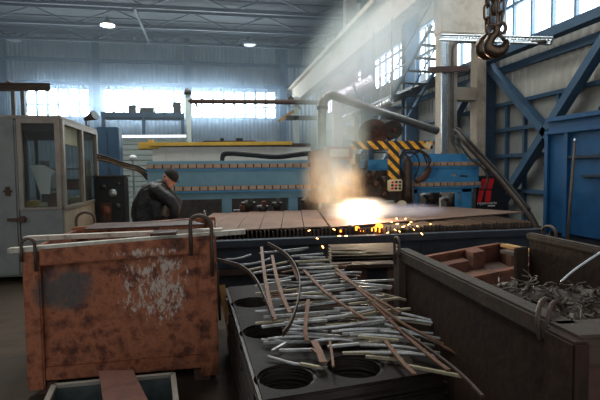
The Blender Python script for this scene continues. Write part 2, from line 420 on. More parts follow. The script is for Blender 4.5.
# concrete columns and crane runway girder
gx = 6.55
def concrete_column(y):
    c = MB(); h = 6.55
    ca, cb2, cc_, cd = (P(k, 90, Y=12.75).x for k in (441.5, 457.5, 477.5, 486.5)); zt_ = P(460, 33, Y=12.75).z; zm = P(460, 93, Y=12.75).z
    c.box(((ca + cb2) / 2, y - .05, zt_ / 2), (cb2 - ca, 0.4, zt_), bevel=0.02); c.box(((cc_ + cd) / 2, y - .05, zt_ / 2), (cd - cc_, 0.4, zt_), bevel=0.02)
    for z in (0.5, zm - 1.7, zm): c.box(((cb2 + cc_) / 2, y, z), (cc_ - cb2 + .06, 0.36, 0.36))
    c.box(((ca + cd) / 2, y, (zt_ + 6.6) / 2), (cd - ca, 0.502, 6.6 - zt_), bevel=0.02)
    c.box(((ca + cd) / 2 + .3, y, (6.6 + ZC) / 2), (0.6, 0.5, ZC - 6.6))
    o = struct(c.build('concrete_column', 'concrete'))
    return o
concrete_column(13.0); concrete_column(25.0)
g = MB(); z0, z1 = 6.4, 7.7
g.box((gx - 0.32, 24.5, (z0 + z1) / 2 + 0.1), (0.3, 23, z1 - z0 - 0.2)); g.box((gx - 0.32, 24.5, z1 - 0.1), (0.75, 23, 0.2)); g.box((gx - 0.32, 24.5, z0 + 0.1), (0.5, 23, 0.2))
g.box((gx - 0.32, 24.5, z1 + 0.07), (0.08, 23, 0.14))
struct(g.build('crane_runway_girder', 'concrete'))
# high bay lamps
def bay_lamp(px, py, D, on, label):
    q = P(px, py, D=D)
    t = thing('high_bay_lamp', label, 'lamp', q, 0, 'high bay lamps under the roof')
    L = MB().tube([q + V((0, 0, 0.42)), q + V((0, 0, 0.38)), q + V((0, 0, 0.22)), q + V((0, 0, 0.02)), q + V((0, 0, 0))], [0.06, 0.1, 0.16, 0.42, 0.43], 20)
    L.build('lamp_shade', 'zinc', t, True)
    MB().cyl(q + V((0, 0, -0.05)), q + V((0, 0, 0.0)), 0.38, 20).build('diffuser', 'lamp_on' if on else 'zinc', t)
    MB().cyl(q + V((0, 0, 0.4)), (q.x, q.y, ZC), 0.02, 8).build('hanging_rod', 'pipe_dark', t)
bay_lamp(107.5, 25, 27.5, True, 'lit white high bay lamp glowing near the roof')
bay_lamp(250, 44.5, 31, False, 'unlit lamp with a pale cone shade hanging before the ribbed back wall')
bay_lamp(14, 40, 31, False, 'unlit grey lamp hanging high at the far left of the roof')

# ------------------------------------------------------------------ cutting table
TZ = 0.70
E0 = P(216, 243, Z=TZ); E1 = P(533, 227, Z=TZ)          # near rim, left and right
ty0 = (E0.y + E1.y) / 2; tx0 = P(192, 240, Z=TZ).x; tx1 = E1.x; ty1 = ty0 + 3.0
t = thing('cutting_table', 'long dark steel cutting table carrying the plates under the flame', 'table', ((tx0 + tx1) / 2, (ty0 + ty1) / 2, 0))
MB().box(((tx0 + tx1) / 2, ty0 + 0.06, 0.36), (tx1 - tx0, 0.05, 0.6)).box(((tx0 + tx1) / 2, ty1 - 0.06, 0.36), (tx1 - tx0, 0.05, 0.6)).box(((tx0 + tx1) / 2, (ty0 + ty1) / 2, 0.1), (tx1 - tx0 - 0.1, 2.8, 0.04)).build('side_panel', 'table', t)
for xx in (tx0 + 0.03, tx1 - 0.03):
    MB().box((xx, (ty0 + ty1) / 2, 0.36), (0.05, ty1 - ty0 - 0.18, 0.6)).build('end_panel', 'table', t)
MB().bar((tx0, ty0, TZ - 0.04), (tx1, ty0, TZ - 0.04), 0.14, 0.08).build('near_rim', 'table', t)
MB().bar((tx0, ty1, TZ - 0.04), (tx1, ty1, TZ - 0.04), 0.14, 0.08).build('far_rim', 'table', t)
MB().bar((tx0 - 0.1, ty0 - 0.06, 0.33), (tx1 + 0.05, ty0 - 0.06, 0.33), 0.06, 0.07).build('cable_rail', 'machine', t)
k = 0; xx = tx0 + 0.1
sl = MB()
while xx < tx1 - 0.06:
    h = random.uniform(-0.012, 0.012)
    sl.box((xx, (ty0 + ty1) / 2, TZ + 0.005 + h / 2), (0.012, ty1 - ty0 - 0.2, 0.15 + h), Euler((0, random.uniform(-.06, .06), 0)).to_matrix())
    xx += 0.052
o = sl.build('support_slats', 'slat', t); o['kind'] = 'stuff'
for xx in (tx0 + 0.2, tx0 + 1.5, tx0 + 3.0, tx1 - 0.3):
    for yy in (ty0 + 0.15, ty1 - 0.15):
        MB().box((xx, yy, 0.04), (0.16, 0.16, 0.08)).build('foot', 'machine', t)
for xx in (0.9, 1.9, 2.9): MB().box((xx, ty0 + 0.025, 0.4), (0.5, 0.02, 0.3), bevel=0.01).build('access_cover', 'table', t)

# plates on the table
PZ = 0.785
def plate(pix, z, label, m='plate'):
    pts = [P(x, y, Z=z) for x, y in pix]
    o = MB().poly(pts, 0.014, (0, 0, 1)).build('steel_plate', m)
    return tag(o, label, 'plate', 'plates lying on the cutting table')
plate([(331, 228), (524, 212.6), (452, 207.6), (318, 209.6)], PZ, 'large brown steel plate under the torch, its right corner past the table')
nx_ = (188, 212, 236, 259, 281, 304, 329); fx_ = (213, 231, 249, 266, 284, 301, 317)
pl_ = ('rusty plate at the left end of the table by the man', 'rusty plate second from the left end of the table', 'rusty plate third from the left end of the table', 'rusty plate third left of the large brown plate', 'rusty plate second left of the large brown plate', 'rusty plate directly left of the large brown plate')
for k in range(6):
    e0, e1 = 233 - k * .95, 233 - (k + 1) * .95
    plate([(nx_[k] + .4, e0), (nx_[k + 1] - .4, e1), (fx_[k + 1] - .2, 213.6 - k * .6), (fx_[k] + .2, 213.6 - k * .6)], PZ + .001 * (k % 2), pl_[k], 'plate')

# ------------------------------------------------------------------ gantry behind the table
GY = P(230, 176, D=9.0).y
gl, gr = P(147, 178, Y=GY).x, P(480, 170, Y=GY).x
z_u, z_l = P(230, 166, Y=GY).z, P(230, 188, Y=GY).z
cl, cr = P(312, 178, Y=GY).x, P(405, 178, Y=GY).x
t = thing('cutting_gantry', 'blue cutting gantry beam on legs spanning behind the table', 'gantry', ((gl + gr) / 2, GY + 0.2, 0))
def part(mb, name, m, lab=None, par=t, smooth=False):
    o = mb.build(name, m, par, smooth)
    if lab: o['label'] = lab
    return o
zt, zb = z_u + 0.1, z_l - 0.05
part(MB().box(((gl + cl) / 2, GY + 0.2, (zt + zb) / 2), (cl - gl, 0.36, zt - zb), bevel=0.02), 'beam', 'blue_pale', 'pale dusty blue beam section')
part(MB().box(((cl + gr) / 2, GY + 0.2, (zt + zb) / 2), (gr - cl, 0.36, zt - zb), bevel=0.02), 'beam', 'blue_beam', 'bright blue beam section')
part(MB().box(((415 - 300) * 0 + (P(413, 150, Y=GY).x + P(469, 150, Y=GY).x) / 2, GY + 0.2, zt + 0.055), (P(469, 150, Y=GY).x - P(413, 150, Y=GY).x, 0.3, 0.11), bevel=0.01), 'top_box', 'blue_beam')
for zz, a, b in ((z_u, gl, cl), (z_l, gl + 0.05, cl), (z_u, cr, gr), (z_l, cr, gr)):
    r = MB().box(((a + b) / 2, GY - 0.02, zz), (b - a, 0.05, 0.085)); xx = a + 0.04
    while xx < b - 0.03: r.box((xx + .02, GY - 0.066, zz + 0.004), (0.125, 0.03, 0.07)); xx += 0.15
    gr_ = part(r, 'gear_rack', 'rack', 'brown toothed rack')
    part(MB().box(((a + b) / 2, GY - .045, zz), (b - a, .02, .07)), 'rack_gap_shade', 'rust_dark', 'dark strip shading the gaps between the rack teeth', gr_)  # dark strip added so the gaps between the teeth look shaded
    part(MB().box(((a + b) / 2, GY - 0.03, zz - 0.06), (b - a, 0.09, 0.024)), 'guide_rail', 'blue_beam')
xa, xb, xc, xd = P(222, 200, Y=GY).x, P(232, 200, Y=GY).x, P(289, 200, Y=GY).x, P(298.5, 200, Y=GY).x
zc1, zc0 = P(240, 193, Y=GY).z, P(240, 199, Y=GY).z
part(MB().box(((gl + cl) / 2, GY + 0.25, (zb + zc0) / 2), (cl - gl, 0.2, zb - zc0)), 'lower_beam', 'blue_pale')
for a, b in ((xa, xb), (xc, xd)): part(MB().box(((a + b) / 2, GY + 0.2, zc0 / 2), (b - a, 0.24, zc0), bevel=0.01), 'leg', 'blue_pale')
for a, b in ((413, 419), (463, 473)): part(MB().box(((P(a, 200, Y=GY).x + P(b, 200, Y=GY).x) / 2, GY + 0.2, 0.56), (P(b, 200, Y=GY).x - P(a, 200, Y=GY).x, 0.3, 1.12), bevel=0.01), 'leg', 'blue_beam')
part(MB().box(((P(412, 200, Y=GY).x + P(474, 200, Y=GY).x) / 2, GY + 0.2, zb - 0.06), (P(474, 200, Y=GY).x - P(412, 200, Y=GY).x, 0.3, 0.12)), 'lower_beam', 'blue_beam')
q = P(454, 175, Y=GY); part(MB().box((q.x, GY + 0.012, q.z), (0.1, 0.02, 0.045), bevel=0.005), 'nameplate', 'zinc')
q = P(464, 176, Y=GY); part(MB().box((q.x, GY + 0.012, q.z), (0.16, 0.012, 0.03)), 'nameplate', 'machine', 'dark narrow nameplate')
# clutter seen through the legs: motors and gearboxes fixed under the beam
for i, (px, py, w, h) in enumerate(((248, 205, .2, .26), (262, 207, .16, .2), (276, 205, .14, .26), (310, 203, .3, .3), (240, 209, .2, .12), (430, 197, .3, .26), (449, 199, .24, .2))):
    q = P(px, py, Y=GY + 0.6)
    b = thing('drive_unit', ['rusty drive unit under the beam right of the first gantry leg', 'small brown drive unit second from the first gantry leg', 'tall drive unit close to the second gantry leg', 'dark drive unit under the orange carriage',
        'low rusty drive unit lying under the blue beam', 'dark round drive unit in the right gantry opening', 'low dark drive unit at the right of the gantry opening'][i], 'motor', (q.x, GY + 0.6, 0), 0, 'drive units behind the gantry legs')
    zt_ = q.z + h / 2
    hs_ = MB().box((q.x, GY + 0.6, zt_ / 2 - 0.05), (w, 0.3, zt_ - 0.1), bevel=0.02).build('housing', 'machine' if i > 2 else 'rust_dark', b)
    MB().cyl((q.x, GY + 0.42, zt_ - 0.14), (q.x, GY + 0.8, zt_ - 0.14), min(w, h) * 0.5, 14).build('motor', 'machine', b, True)
    MB().cyl((q.x - w * .7, GY + 0.5, zt_ - 0.1), (q.x + w * .7, GY + 0.5, zt_ - 0.1), 0.04, 8).build('shaft', 'pipe_dark', b)
    MB().box((q.x + w * .2, GY + .5, zt_ - .02), (w * .5, .2, .09), None, .01).build('junction_box', 'rust' if i in (1, 4) else 'pipe_dark', hs_)
# hose lying on the gantry
hp = [P(222, 163, Y=GY + .15), P(223, 154, Y=GY + .15), P(231, 152.5, Y=GY + .15), P(250, 154, Y=GY + .15), P(275, 156, Y=GY + .15), P(295, 154, Y=GY + .15), P(312, 152, Y=GY + .15)]
tag(MB().tube(bez(hp, 6), 0.035, 8).tube(bez([p + V((0.02, .04, -.04)) for p in hp], 6), 0.025, 8).build('corrugated_hose', 'rubber', None, True), 'black ribbed hose lying along the top of the blue gantry', 'hose')

# cutting carriage
CY = GY - 0.25
def px_box(mb, x0, y0, x1, y1, Y, dep, bevel=0.01):
    a = P(x0, y0, Y=Y); b = P(x1, y1, Y=Y)
    return mb.box(((a.x + b.x) / 2, Y + dep / 2, (a.z + b.z) / 2), (b.x - a.x, dep, a.z - b.z), None, bevel)
q = P(345, 200, Y=CY)
t2 = thing('torch_carriage', 'dirty orange cutting carriage riding the gantry in the smoke', 'machine', (q.x, CY, 0.8))
part(px_box(MB(), 312.5, 150, 331, 203, CY, 0.5, 0.03), 'housing', 'orange', None, t2)
cb0_ = part(px_box(MB(), 327, 146.5, 353, 159, CY - 0.12, 0.4, 0.02), 'control_box', 'orange', None, t2)
part(px_box(px_box(MB(), 330, 149, 349, 156.5, CY - 0.125, 0.02, 0.005), 351, 154, 356, 164, CY - .1, 0.2), 'box_cover', 'beige', 'pale cover on the orange box', cb0_)
part(px_box(px_box(MB(), 354, 171, 398, 200, CY + 0.05, 0.25, 0.02), 331, 186, 362, 203, CY, 0.3, 0.02), 'back_plate', 'machine', 'dark back plate', t2)
for (x0, y0, x1, y1, dy, nm, m) in ((355, 161, 361, 186, -.1, 'lift_motor', 'machine'), (361, 168, 369, 184, -.15, 'gearbox', 'rust_dark'), (369, 173, 378, 196, -.12, 'gearbox', 'machine'), (379, 179, 389, 192, -.1, 'gearbox', 'rust_dark'), (363, 185, 383, 199, -.2, 'slide_block', 'machine')):
    part(px_box(MB(), x0, y0, x1, y1, CY + dy, 0.22, 0.03), nm, m, None, t2)
for (x, y0, y1, r) in ((358, 154, 163, .05), (364, 170, 196, .06), (366, 160, 168, .03), (373, 170, 178, .05), (385, 176, 184, .06)):
    part(MB().cyl(P(x, y0, Y=CY - .16), P(x, y1, Y=CY - .16), r, 14), 'cylinder', 'machine', None, t2, True)
for (x, y, r) in ((360, 177, .05), (367, 176, .05), (375, 184, .06), (383, 194, .05)):
    p = P(x, y, Y=CY - .16); part(MB().cyl(p, p + V((0, -.12, 0)), r, 14), 'knob', 'rust_dark', None, t2, True)
fl = P(362, 219, Z=PZ + 0.02)
part(MB().tube([P(366, 196, Y=CY - .1), P(365, 206, Y=CY - .3), fl + V((0.06, 0, 0.16)), fl + V((0.0, 0, 0.03))], [.05, .05, .045, .02], 12), 'torch', 'pipe_dark', None, t2, True)
# second torch head with hoses
q = P(408, 190, Y=CY)
t3 = thing('plasma_torch', 'dark upright torch head with looped hoses right of the striped sign', 'machine', (q.x, CY, 0.8))
part(MB().tube([P(407.5, y, Y=CY - .05) for y in (156, 160, 163, 178, 180, 205)], [.05, .07, .085, .085, .1, .1], 14), 'body', 'machine', None, t3, True)
part(px_box(MB(), 397, 172, 404, 203, CY, .2, .02), 'slide', 'machine', None, t3)
part(MB().tube([P(412, 180, Y=CY - .1), P(413, 195, Y=CY - .1), P(413.5, 216, Y=CY - .2)], [.035, .025, .012], 10), 'nozzle', 'pipe_dark', None, t3, True)
part(MB().tube(bez([P(416, 181, Y=CY - .1), P(422, 178, Y=CY - .1), P(427, 173, Y=CY - .1), P(429, 167, Y=CY - .1)], 5), [.06] * 5 + [.075] * 5 + [.06] * 6, 12), 'drag_arm', 'rust_dark', None, t3, True)
p = P(402, 204, Y=CY - .1); part(MB().sphere(p, .07, sc=(1.5, .8, 1)), 'cover_plate', 'beige', 'pale cover at the foot', t3)
for pts, r in (([(408, 157), (404, 151), (410, 147), (420, 150), (428, 158), (429, 167)], .018), ([(404, 176), (399, 163), (403, 152), (412, 149), (422, 153), (427, 163)], .018), ([(414, 178), (419, 166), (417, 156), (409, 152), (401, 158), (400, 172)], .015), ([(410, 158), (420, 150), (431, 160), (424, 171)], .012)):
    part(MB().tube(bez([P(x, y, Y=CY - .12 - i * .012) for i, (x, y) in enumerate(pts)], 7), r, 8), 'hose', 'rubber', None, t3, True)
# striped T sign and pendant
SY = CY - 0.35
q = P(393, 180, Y=SY)
t4 = thing('hazard_sign', 'yellow and black striped T shaped frame over the carriage', 'sign', (q.x, SY, q.z))
part(px_box(MB(), 351.5, 141, 433, 149, SY, .05, .006), 'crossbar', 'hazard', None, t4)
part(px_box(MB(), 388.5, 149, 399.5, 180, SY, .05, .006), 'upright', 'hazard', None, t4)
p = P(428, 145, Y=SY); part(MB().box((p.x, SY - .004, p.z), (.12, .006, .11), Euler((0, .5, 0)).to_matrix()), 'tape_patch', 'beige', 'faded pale tape at the right end', t4)
t5 = thing('push_button_station', 'small beige push button panel under the striped sign', 'panel', P(396.5, 191, Y=SY))
pb_ = part(px_box(MB(), 389, 179.5, 402.5, 191, SY - .02, .1, .015), 'panel_body', 'beige', None, t5)
for i, (x, y, m) in enumerate(((392.3, 182.3, 'red'), (396, 182.0, 'black'), (399.7, 182, 'black'), (392, 185.3, 'black'), (395.7, 185.3, 'red'), (399.5, 185.4, 'black'), (392, 188.4, 'red'), (395.7, 188.4, 'black'), (399.5, 188.4, 'black'))):
    p = P(x, y, Y=SY - .02); part(MB().cyl(p, p + V((0, -.03, 0)), .022, 12), 'button', m, 'red button' if m == 'red' else None, pb_)
part(MB().tube([P(391, 181, Y=SY + .05), P(384, 186, Y=SY + .2), P(380, 186, Y=CY)], .02, 8), 'mounting_arm', 'pipe_dark', None, t5)
# hose reels and blower behind the sign
def reel(px, py, r, Y, label, m, w=.18):
    c = P(px, py, Y=Y)
    t = thing('cable_reel', label, 'reel', (c.x, c.y, c.z - r), 0, 'reels on top of the gantry')
    for dy in (-w / 2, w / 2):
        MB().tube([c + V((0, dy - .01, 0)), c + V((0, dy + .01, 0))], r, 28).build('flange', m, t)
    MB().tube([c + V((0, -w / 2 + .01, 0)), c + V((0, w / 2 - .01, 0))], r * .72, 24).build('wound_hose', 'rubber', t)
    MB().tube([c + V((0, -w / 2 - .06, 0)), c + V((0, w / 2 + .06, 0))], r * .22, 16).build('hub', 'rust', t)
    a = c + V((0, w / 2 + .09, 0))
    MB().bar(a, (a.x, a.y, zt), .09, .05, (0, 1, 0)).build('bracket', 'blue_frame', t)
reel(373, 133, .27, GY + .15, 'brown cable reel with a round hub above the striped sign', 'rust_dark')
reel(392, 130, .19, GY + .4, 'smaller dark cable reel beside the brown reel', 'machine')
# bent exhaust pipe above the carriage
ep = [P(321.5, 151, Y=GY + .1), P(321.8, 125, Y=GY + .1), P(322.5, 108, Y=GY + .1), P(325, 99, Y=GY + .1), P(331, 95.5, Y=GY + .1), P(340, 98, Y=GY + .2), P(375, 110, Y=GY + .6), P(437, 131, Y=GY + 1.0)]
t6 = thing('exhaust_pipe', 'thick grey pipe rising from the carriage and bending down to the right', 'pipe', ep[0])
MB().tube(bez(ep[:6], 6) + ep[6:], .085, 16).build('pipe_run', 'pipe', t6, True)
for i in (0, 2): MB().tube([ep[i] + V((0, 0, -.03)), ep[i] + V((0, 0, .03))], .11, 16).build('clamp_ring', 'pipe_dark', t6)
# dark bent pipe with cables at the right of the gantry
dp = [P(455, 131, D=10.2), P(459, 133, D=10.1), P(466, 142, D=9.9), P(480, 157, D=9.7), P(497, 175, D=9.4), P(512, 193, D=9.1), P(527, 212, D=8.8)]
t7 = thing('dust_hose', 'thick dark hose slanting down from the concrete column to the floor', 'hose', P(530, 240, D=8.7))
MB().tube(bez(dp + [P(538, 232, D=8.6)], 6), .068, 14).build('hose_body', 'machine', t7, True)
MB().tube(bez([p + V((.0, -.07, .05)) for p in dp], 6), .028, 8).build('cable', 'rubber', t7, True)
MB().tube(bez([P(453, 133, D=10), P(458, 142, D=9.9), P(470, 158, D=9.7), P(481, 166, D=9.6), P(488, 178, D=9.5), P(484, 190, D=9.5)], 6), .022, 8).build('cable', 'rubber', t7, True)
# black power source with its red mark
q0, q1 = P(477, 172, D=10.0), P(511, 172, D=10.0)
HY = q0.y
t8 = thing('power_source', 'black cabinet with a red slanted emblem behind the right end of the table', 'cabinet', ((q0.x + q1.x) / 2, HY + .4, 0))
zt8 = P(494, 176, D=10).z
part(MB().box(((q0.x + q1.x) / 2, HY + .4, zt8 / 2), (q1.x - q0.x, .8, zt8), bevel=.03), 'case', 'black', None, t8)
e = MB()
def epoly(pts): e.poly([P(400 + x / 3, 140 + y / 3, Y=HY - .004) for x, y in pts], .006, (0, -1, 0))
epoly([(246, 116), (262, 116), (255, 140), (273, 140), (275, 133), (258, 133), (258, 145), (270, 145), (270, 145), (240, 145)][:3] + [(253, 147), (238, 147)])
epoly([(267, 116), (283, 116), (275, 147), (259, 147)])
epoly([(237, 151), (252, 151), (246, 172), (246, 188), (232, 188)][:2] + [(243, 188), (231, 188)])
epoly([(258, 151), (274, 151), (270, 188), (254, 188)])
epoly([(250, 140), (264, 140), (262, 147), (249, 147)])
part(e, 'emblem', 'red', 'red slanted emblem', t8)
def text(body, c, w, parent, m, name='lettering', face=(1, 0, 0)):
    cu = bpy.data.curves.new(name, 'FONT'); cu.body = body; cu.extrude = .002; cu.align_x = 'CENTER'; cu.align_y = 'CENTER'
    o = bpy.data.objects.new(name, cu); COL.objects.link(o); bpy.context.view_layer.update()
    s = w / o.dimensions.x
    me = bpy.data.meshes.new_from_object(o.evaluated_get(bpy.context.evaluated_depsgraph_get())); COL.objects.unlink(o); bpy.data.objects.remove(o)
    b = MB(); b.bm.from_mesh(me); bmesh.ops.scale(b.bm, vec=(s, s, 1), verts=b.bm.verts); bmesh.ops.rotate(b.bm, cent=(0, 0, 0), matrix=Matrix.Rotation(PI / 2, 3, 'X'), verts=b.bm.verts); bmesh.ops.translate(b.bm, vec=c, verts=b.bm.verts)
    return b.build(name, m, parent)
text('Hypertherm', P(487, 203, Y=HY - .004), P(496.5, 203, Y=HY).x - P(477.5, 203, Y=HY).x, t8, 'white')
part(px_box(MB(), 488, 205.3, 495, 206.2, HY - .006, .006, .001), 'lettering', 'white', None, t8)

# ------------------------------------------------------------------ behind the gantry
WY = P(230, 160, D=12.5).y
a, b = P(152, 150, Y=WY).x, P(311, 150, Y=WY).x
zt9 = P(230, 146.5, Y=WY).z
bl = MB(); n = 12
for r in range(3, 5):
    for i in range(n + (r % 2)):
        x0 = max(a, a + (b - a) * (i - .5 * (r % 2)) / n); x1 = min(b, a + (b - a) * (i + 1 - .5 * (r % 2)) / n)
        bl.box(((x0 + x1) / 2, WY + .15, (r + .5) * zt9 / 5), (x1 - x0 - .012, .3, zt9 / 5 - .012))
bl.box(((a + b) / 2, WY + .15, zt9 * .8), (b - a - .02, .26, zt9 * .4 - .02))
struct(MB().box(((a + b) / 2, WY + .17, zt9 * .3), (b - a, .3, zt9 * .6)).build('wall_plinth', 'machine'))
struct(bl.build('wall_partition', 'block'), 'low white block wall behind the gantry')
o = MB().bar((a, WY + .15, zt9 + .04), (b, WY + .15, zt9 + .04), .34, .08).build('wall_cap', 'rust_dark'); struct(o)
# pale booth wall with a fluorescent tube along the top
BY = P(140, 160, D=14.5).y
a2, b2 = P(119, 150, Y=BY).x, P(189, 150, Y=BY).x; zt10 = P(150, 139, Y=BY).z
bw = MB(); n = 16
for i in range(n): bw.box(((a2 + b2) / 2, BY + .1, (i + .5) * zt10 / n), (b2 - a2, .08, zt10 / n - .025), Euler((.08, 0, 0)).to_matrix())
bw.box(((a2 + b2) / 2, BY + .16, zt10 / 2), (b2 - a2, .06, zt10))
struct(bw.build('wall_booth', 'siding'), 'pale grey booth wall clad in horizontal boards')
t = thing('fluorescent_light', 'long white tube light along the top of the pale booth wall', 'lamp', P(155, 138, Y=BY - .05))
MB().cyl(P(122, 136.3, Y=BY), P(186, 136, Y=BY), .035, 10).build('tube', 'tube_on', t)
MB().box((P(154, 137.4, Y=BY + .05).x, BY + .05, P(154, 137.4, Y=BY).z), (b2 - a2 - .2, .08, .05)).build('batten', 'zinc', t)
# yellow hoist beam on the block wall
t = thing('hoist_beam', 'yellow hoist beam lying along the top of the white block wall', 'beam', P(215, 146, Y=WY))
MB().bar(P(150, 144.4, Y=WY - .06), P(292, 143.2, Y=WY - .06), .1, .095, bevel=.01).build('beam', 'yellow', t)
MB().box(P(149, 146, Y=WY + .05), (.5, .2, .17), bevel=.02).build('end_block', 'yellow', t)
px_box(MB(), 148, 139.5, 153, 143, WY, .16).build('switch_box', 'yellow', t)
t = thing('cable_carrier', 'black cable carrier laid on top of the yellow hoist beam', 'cable carrier', P(228, 141, Y=WY))
px_box(MB(), 203, 140.6, 256, 143, WY + .05, .16, .01).build('carrier_track', 'black', t)
for x0, x1 in ((220, 224), (236, 243)): px_box(MB(), x0, 138, x1, 140.8, WY + .08, .1, .01).build('clip', 'black', t)

# platform with crates before the back windows
MY = 31.0
pA, pB = P(101, 112, Y=MY), P(184, 111, Y=MY)
m_ = MB().box(((pA.x + pB.x) / 2, MY + .8, pA.z - .15), (pB.x - pA.x, 1.8, .3))
for f in (.02, .5, .98): m_.box((pA.x + (pB.x - pA.x) * f, MY + .1, (pA.z - .3) / 2), (.2, .2, pA.z - .3))
struct(m_.build('mezzanine_floor', 'blue_frame'), 'raised platform before the back windows')
for x0, x1, y, lab in ((129, 136, 106.5, 'small dark crate on the platform before the middle back window'), (140, 154, 108.5, 'long low crate on the platform before the middle back window'), (173, 181, 103, 'tall dark crate at the right end of the far platform')):
    a, b = P(x0, y, Y=MY + .6), P(x1, y, Y=MY + .6)
    m_ = MB().box(((a.x + b.x) / 2, MY + .6, (a.z + pA.z) / 2), (b.x - a.x, .6, a.z - pA.z)).box(((a.x + b.x) / 2, MY + .29, (a.z + pA.z) / 2), (b.x - a.x, .03, .06)).box(((a.x + b.x) / 2, MY + .6, a.z), (b.x - a.x + .06, .66, .05))
    tag(m_.build('storage_crate', 'machine'), lab, 'crate', 'crates on the far platform')

# pipe frame before the back windows
FY = 14.5
t = thing('pipe_frame', 'tall grey pipe post with a knobbed top before the back windows', 'post', (P(188, 120, Y=FY).x, FY, 0))
c = P(188, 94, Y=FY)
MB().cyl((c.x, FY, 0), c, .07, 12).build('post', 'siding', t, True)
MB().sphere(c + V((0, 0, .05)), .1).tube([c, c + V((-.03, 0, .16))], [.12, .05], 10).build('post_head', 'pipe_dark', t, True)
MB().bar(c + V((.02, 0, -.1)), c + V((.28, 0, -.36)), .06, .06).build('brace', 'pipe_dark', t)
t = thing('overhead_pipe', 'rusty brown pipe running level across the back windows to a square frame', 'pipe', P(255, 102, Y=FY))
MB().cyl(P(188, 101.3, Y=FY), P(321, 102.3, Y=FY), .075, 10).build('pipe_run', 'rust_dark', t, True)
p1, p2 = P(296.5, 100, Y=FY), P(319, 100, Y=FY)
t = thing('support_frame', 'grey square post frame carrying the overhead pipe', 'frame', (p1.x, FY, 0))
for p, wd in ((p1, .15), (p2, .1)): MB().box((p.x, FY + .06, (p.z + .1) / 2), (wd, .1, p.z + .1)).build('post', 'siding', t)
MB().bar(P(286, 118, Y=FY + .06), P(322, 118, Y=FY + .06), .1, .14).build('crossbar', 'pipe_dark', t)
MB().bar(P(279, 121, Y=FY + .1), P(300, 107, Y=FY + .1), .09, .1).build('brace', 'wood_yellow', t)  # warm-coloured bar imitating a white-orange glow along this slant
MB().bar(P(289, 97, Y=FY + .1), P(297, 104, Y=FY + .1), .12, .12).build('gusset', 'pipe_dark', t)
# staircase to the crane runway
sA, sB = P(383, 113, Y=15.5), P(432, 25, Y=14.3)
off = V((1.02, .12, 0))
t = thing('steel_staircase', 'steep open steel staircase climbing behind the concrete column', 'stairs', sA)
for o_ in (V((0, 0, 0)), off):
    MB().bar(sA + o_ + (sA - sB) * .85, sB + o_, .06, .2, (0, 1, 0)).build('stringer', 'blue_frame', t)
    MB().tube([sA + o_ + V((0, -.05, .75)), sB + o_ + V((0, -.05, .75))], .025, 8).build('handrail', 'pipe_dark', t)
for k in range(-5, 7):
    p = sA + (sB - sA) * ((k + .5) / 7)
    MB().bar(p, p + off, .24, .03).build('tread', 'pipe_dark', t)
# shiny insulated ducts
for a, b, r, lab in ((P(340, 99, Y=17), P(374, 82, Y=16.5), .28, 'shiny foil wrapped duct slanting under the crane runway'), (P(377, 109, Y=15.5), P(392, 101, Y=15), .12, 'short bright foil duct below the staircase foot')):
    t = thing('foil_duct', lab, 'duct', b)
    n = 9; pts = [a + (b - a) * i / n for i in range(n + 1)]
    MB().tube(pts, [r * (1 + .07 * (i % 2)) for i in range(n + 1)], 18).build('foil_wrap', 'foil', t)
    MB().tube([a + (b - a) * .45, a + (b - a) * .5], r * 1.12, 18).build('strap', 'pipe_dark', t)
    MB().cyl((b.x, b.y, b.z), (b.x, b.y, 6.4), .03, 6).build('hanger', 'pipe_dark', t)
# pale railing between girder and windows
t = thing('catwalk_railing', 'pale railing posts along the catwalk under the runway girder', 'railing', (7.3, 18, 4.2))
MB().tube([(7.5, 13.8, 5.6), (7.5, 27, 5.6)], .03, 8).build('top_rail', 'siding', t)
for i in range(11): MB().cyl((7.5, 14.4 + i * 1.2, 4.6), (7.5, 14.4 + i * 1.2, 5.6), .025, 8).build('post', 'siding', t)
MB().box((7.7, 20.5, 4.55), (.7, 13.2, .1)).build('walkway', 'pipe_dark', t)
# cable tray on the concrete column
TYc = 12.7
def perf(x0, y0, x1, y1, end=None):
    a, b = P(x0, y0, Y=TYc), (end or P(x1, y1, Y=TYc)); m = MB(); d = (b - a); L = d.length; d.normalize(); s = V((0, 1, 0)).cross(d).normalized()
    k = int(L / .09)
    for o_ in (-.085, -.03, .03, .085): m.bar(a + s * o_, b + s * o_, .03, .012, (0, 1, 0)) if abs(o_) < .05 else m.bar(a + s * o_, b + s * o_, .02, .07, (0, 1, 0))
    for i in range(k + 1): m.bar(a + d * (L * i / k) - s * .085, a + d * (L * i / k) + s * .085, .05, .01, (0, 1, 0))
    return m
t = thing('cable_tray', 'perforated zinc cable tray bent down the face of the concrete column', 'cable tray', P(444, 150, Y=TYc))
perf(444.5, 36, 444.5, 152).build('upright_run', 'perforated', t)
perf(441, 37.5, 552, 41, P(552, 41, X=XR - .75)).build('level_run', 'perforated', t)
cb_ = bez([P(545, 41.5, X=XR - .9), P(475, 42, Y=TYc - .2), P(460, 42, Y=TYc - .06), P(454, 46.5, Y=TYc - .06), P(452.5, 60, Y=TYc - .06), P(452, 110, Y=TYc - .06), P(452.5, 138, Y=TYc - .06), P(456, 146, Y=TYc - .1), P(462, 156, Y=TYc - .3)], 6)
tag(MB().tube(cb_, .045, 10).build('power_cable', 'pipe_dark', None, True), 'thick dark cable following the bend of the zinc tray', 'cable')
o = MB().bar(P(429, 70, Y=12.6), P(468, 68.5, Y=12.6), .1, .16).build('steel_clamp_bar', 'rust_dark')
tag(o, 'rusty steel bar clamped across the concrete column', 'bar')

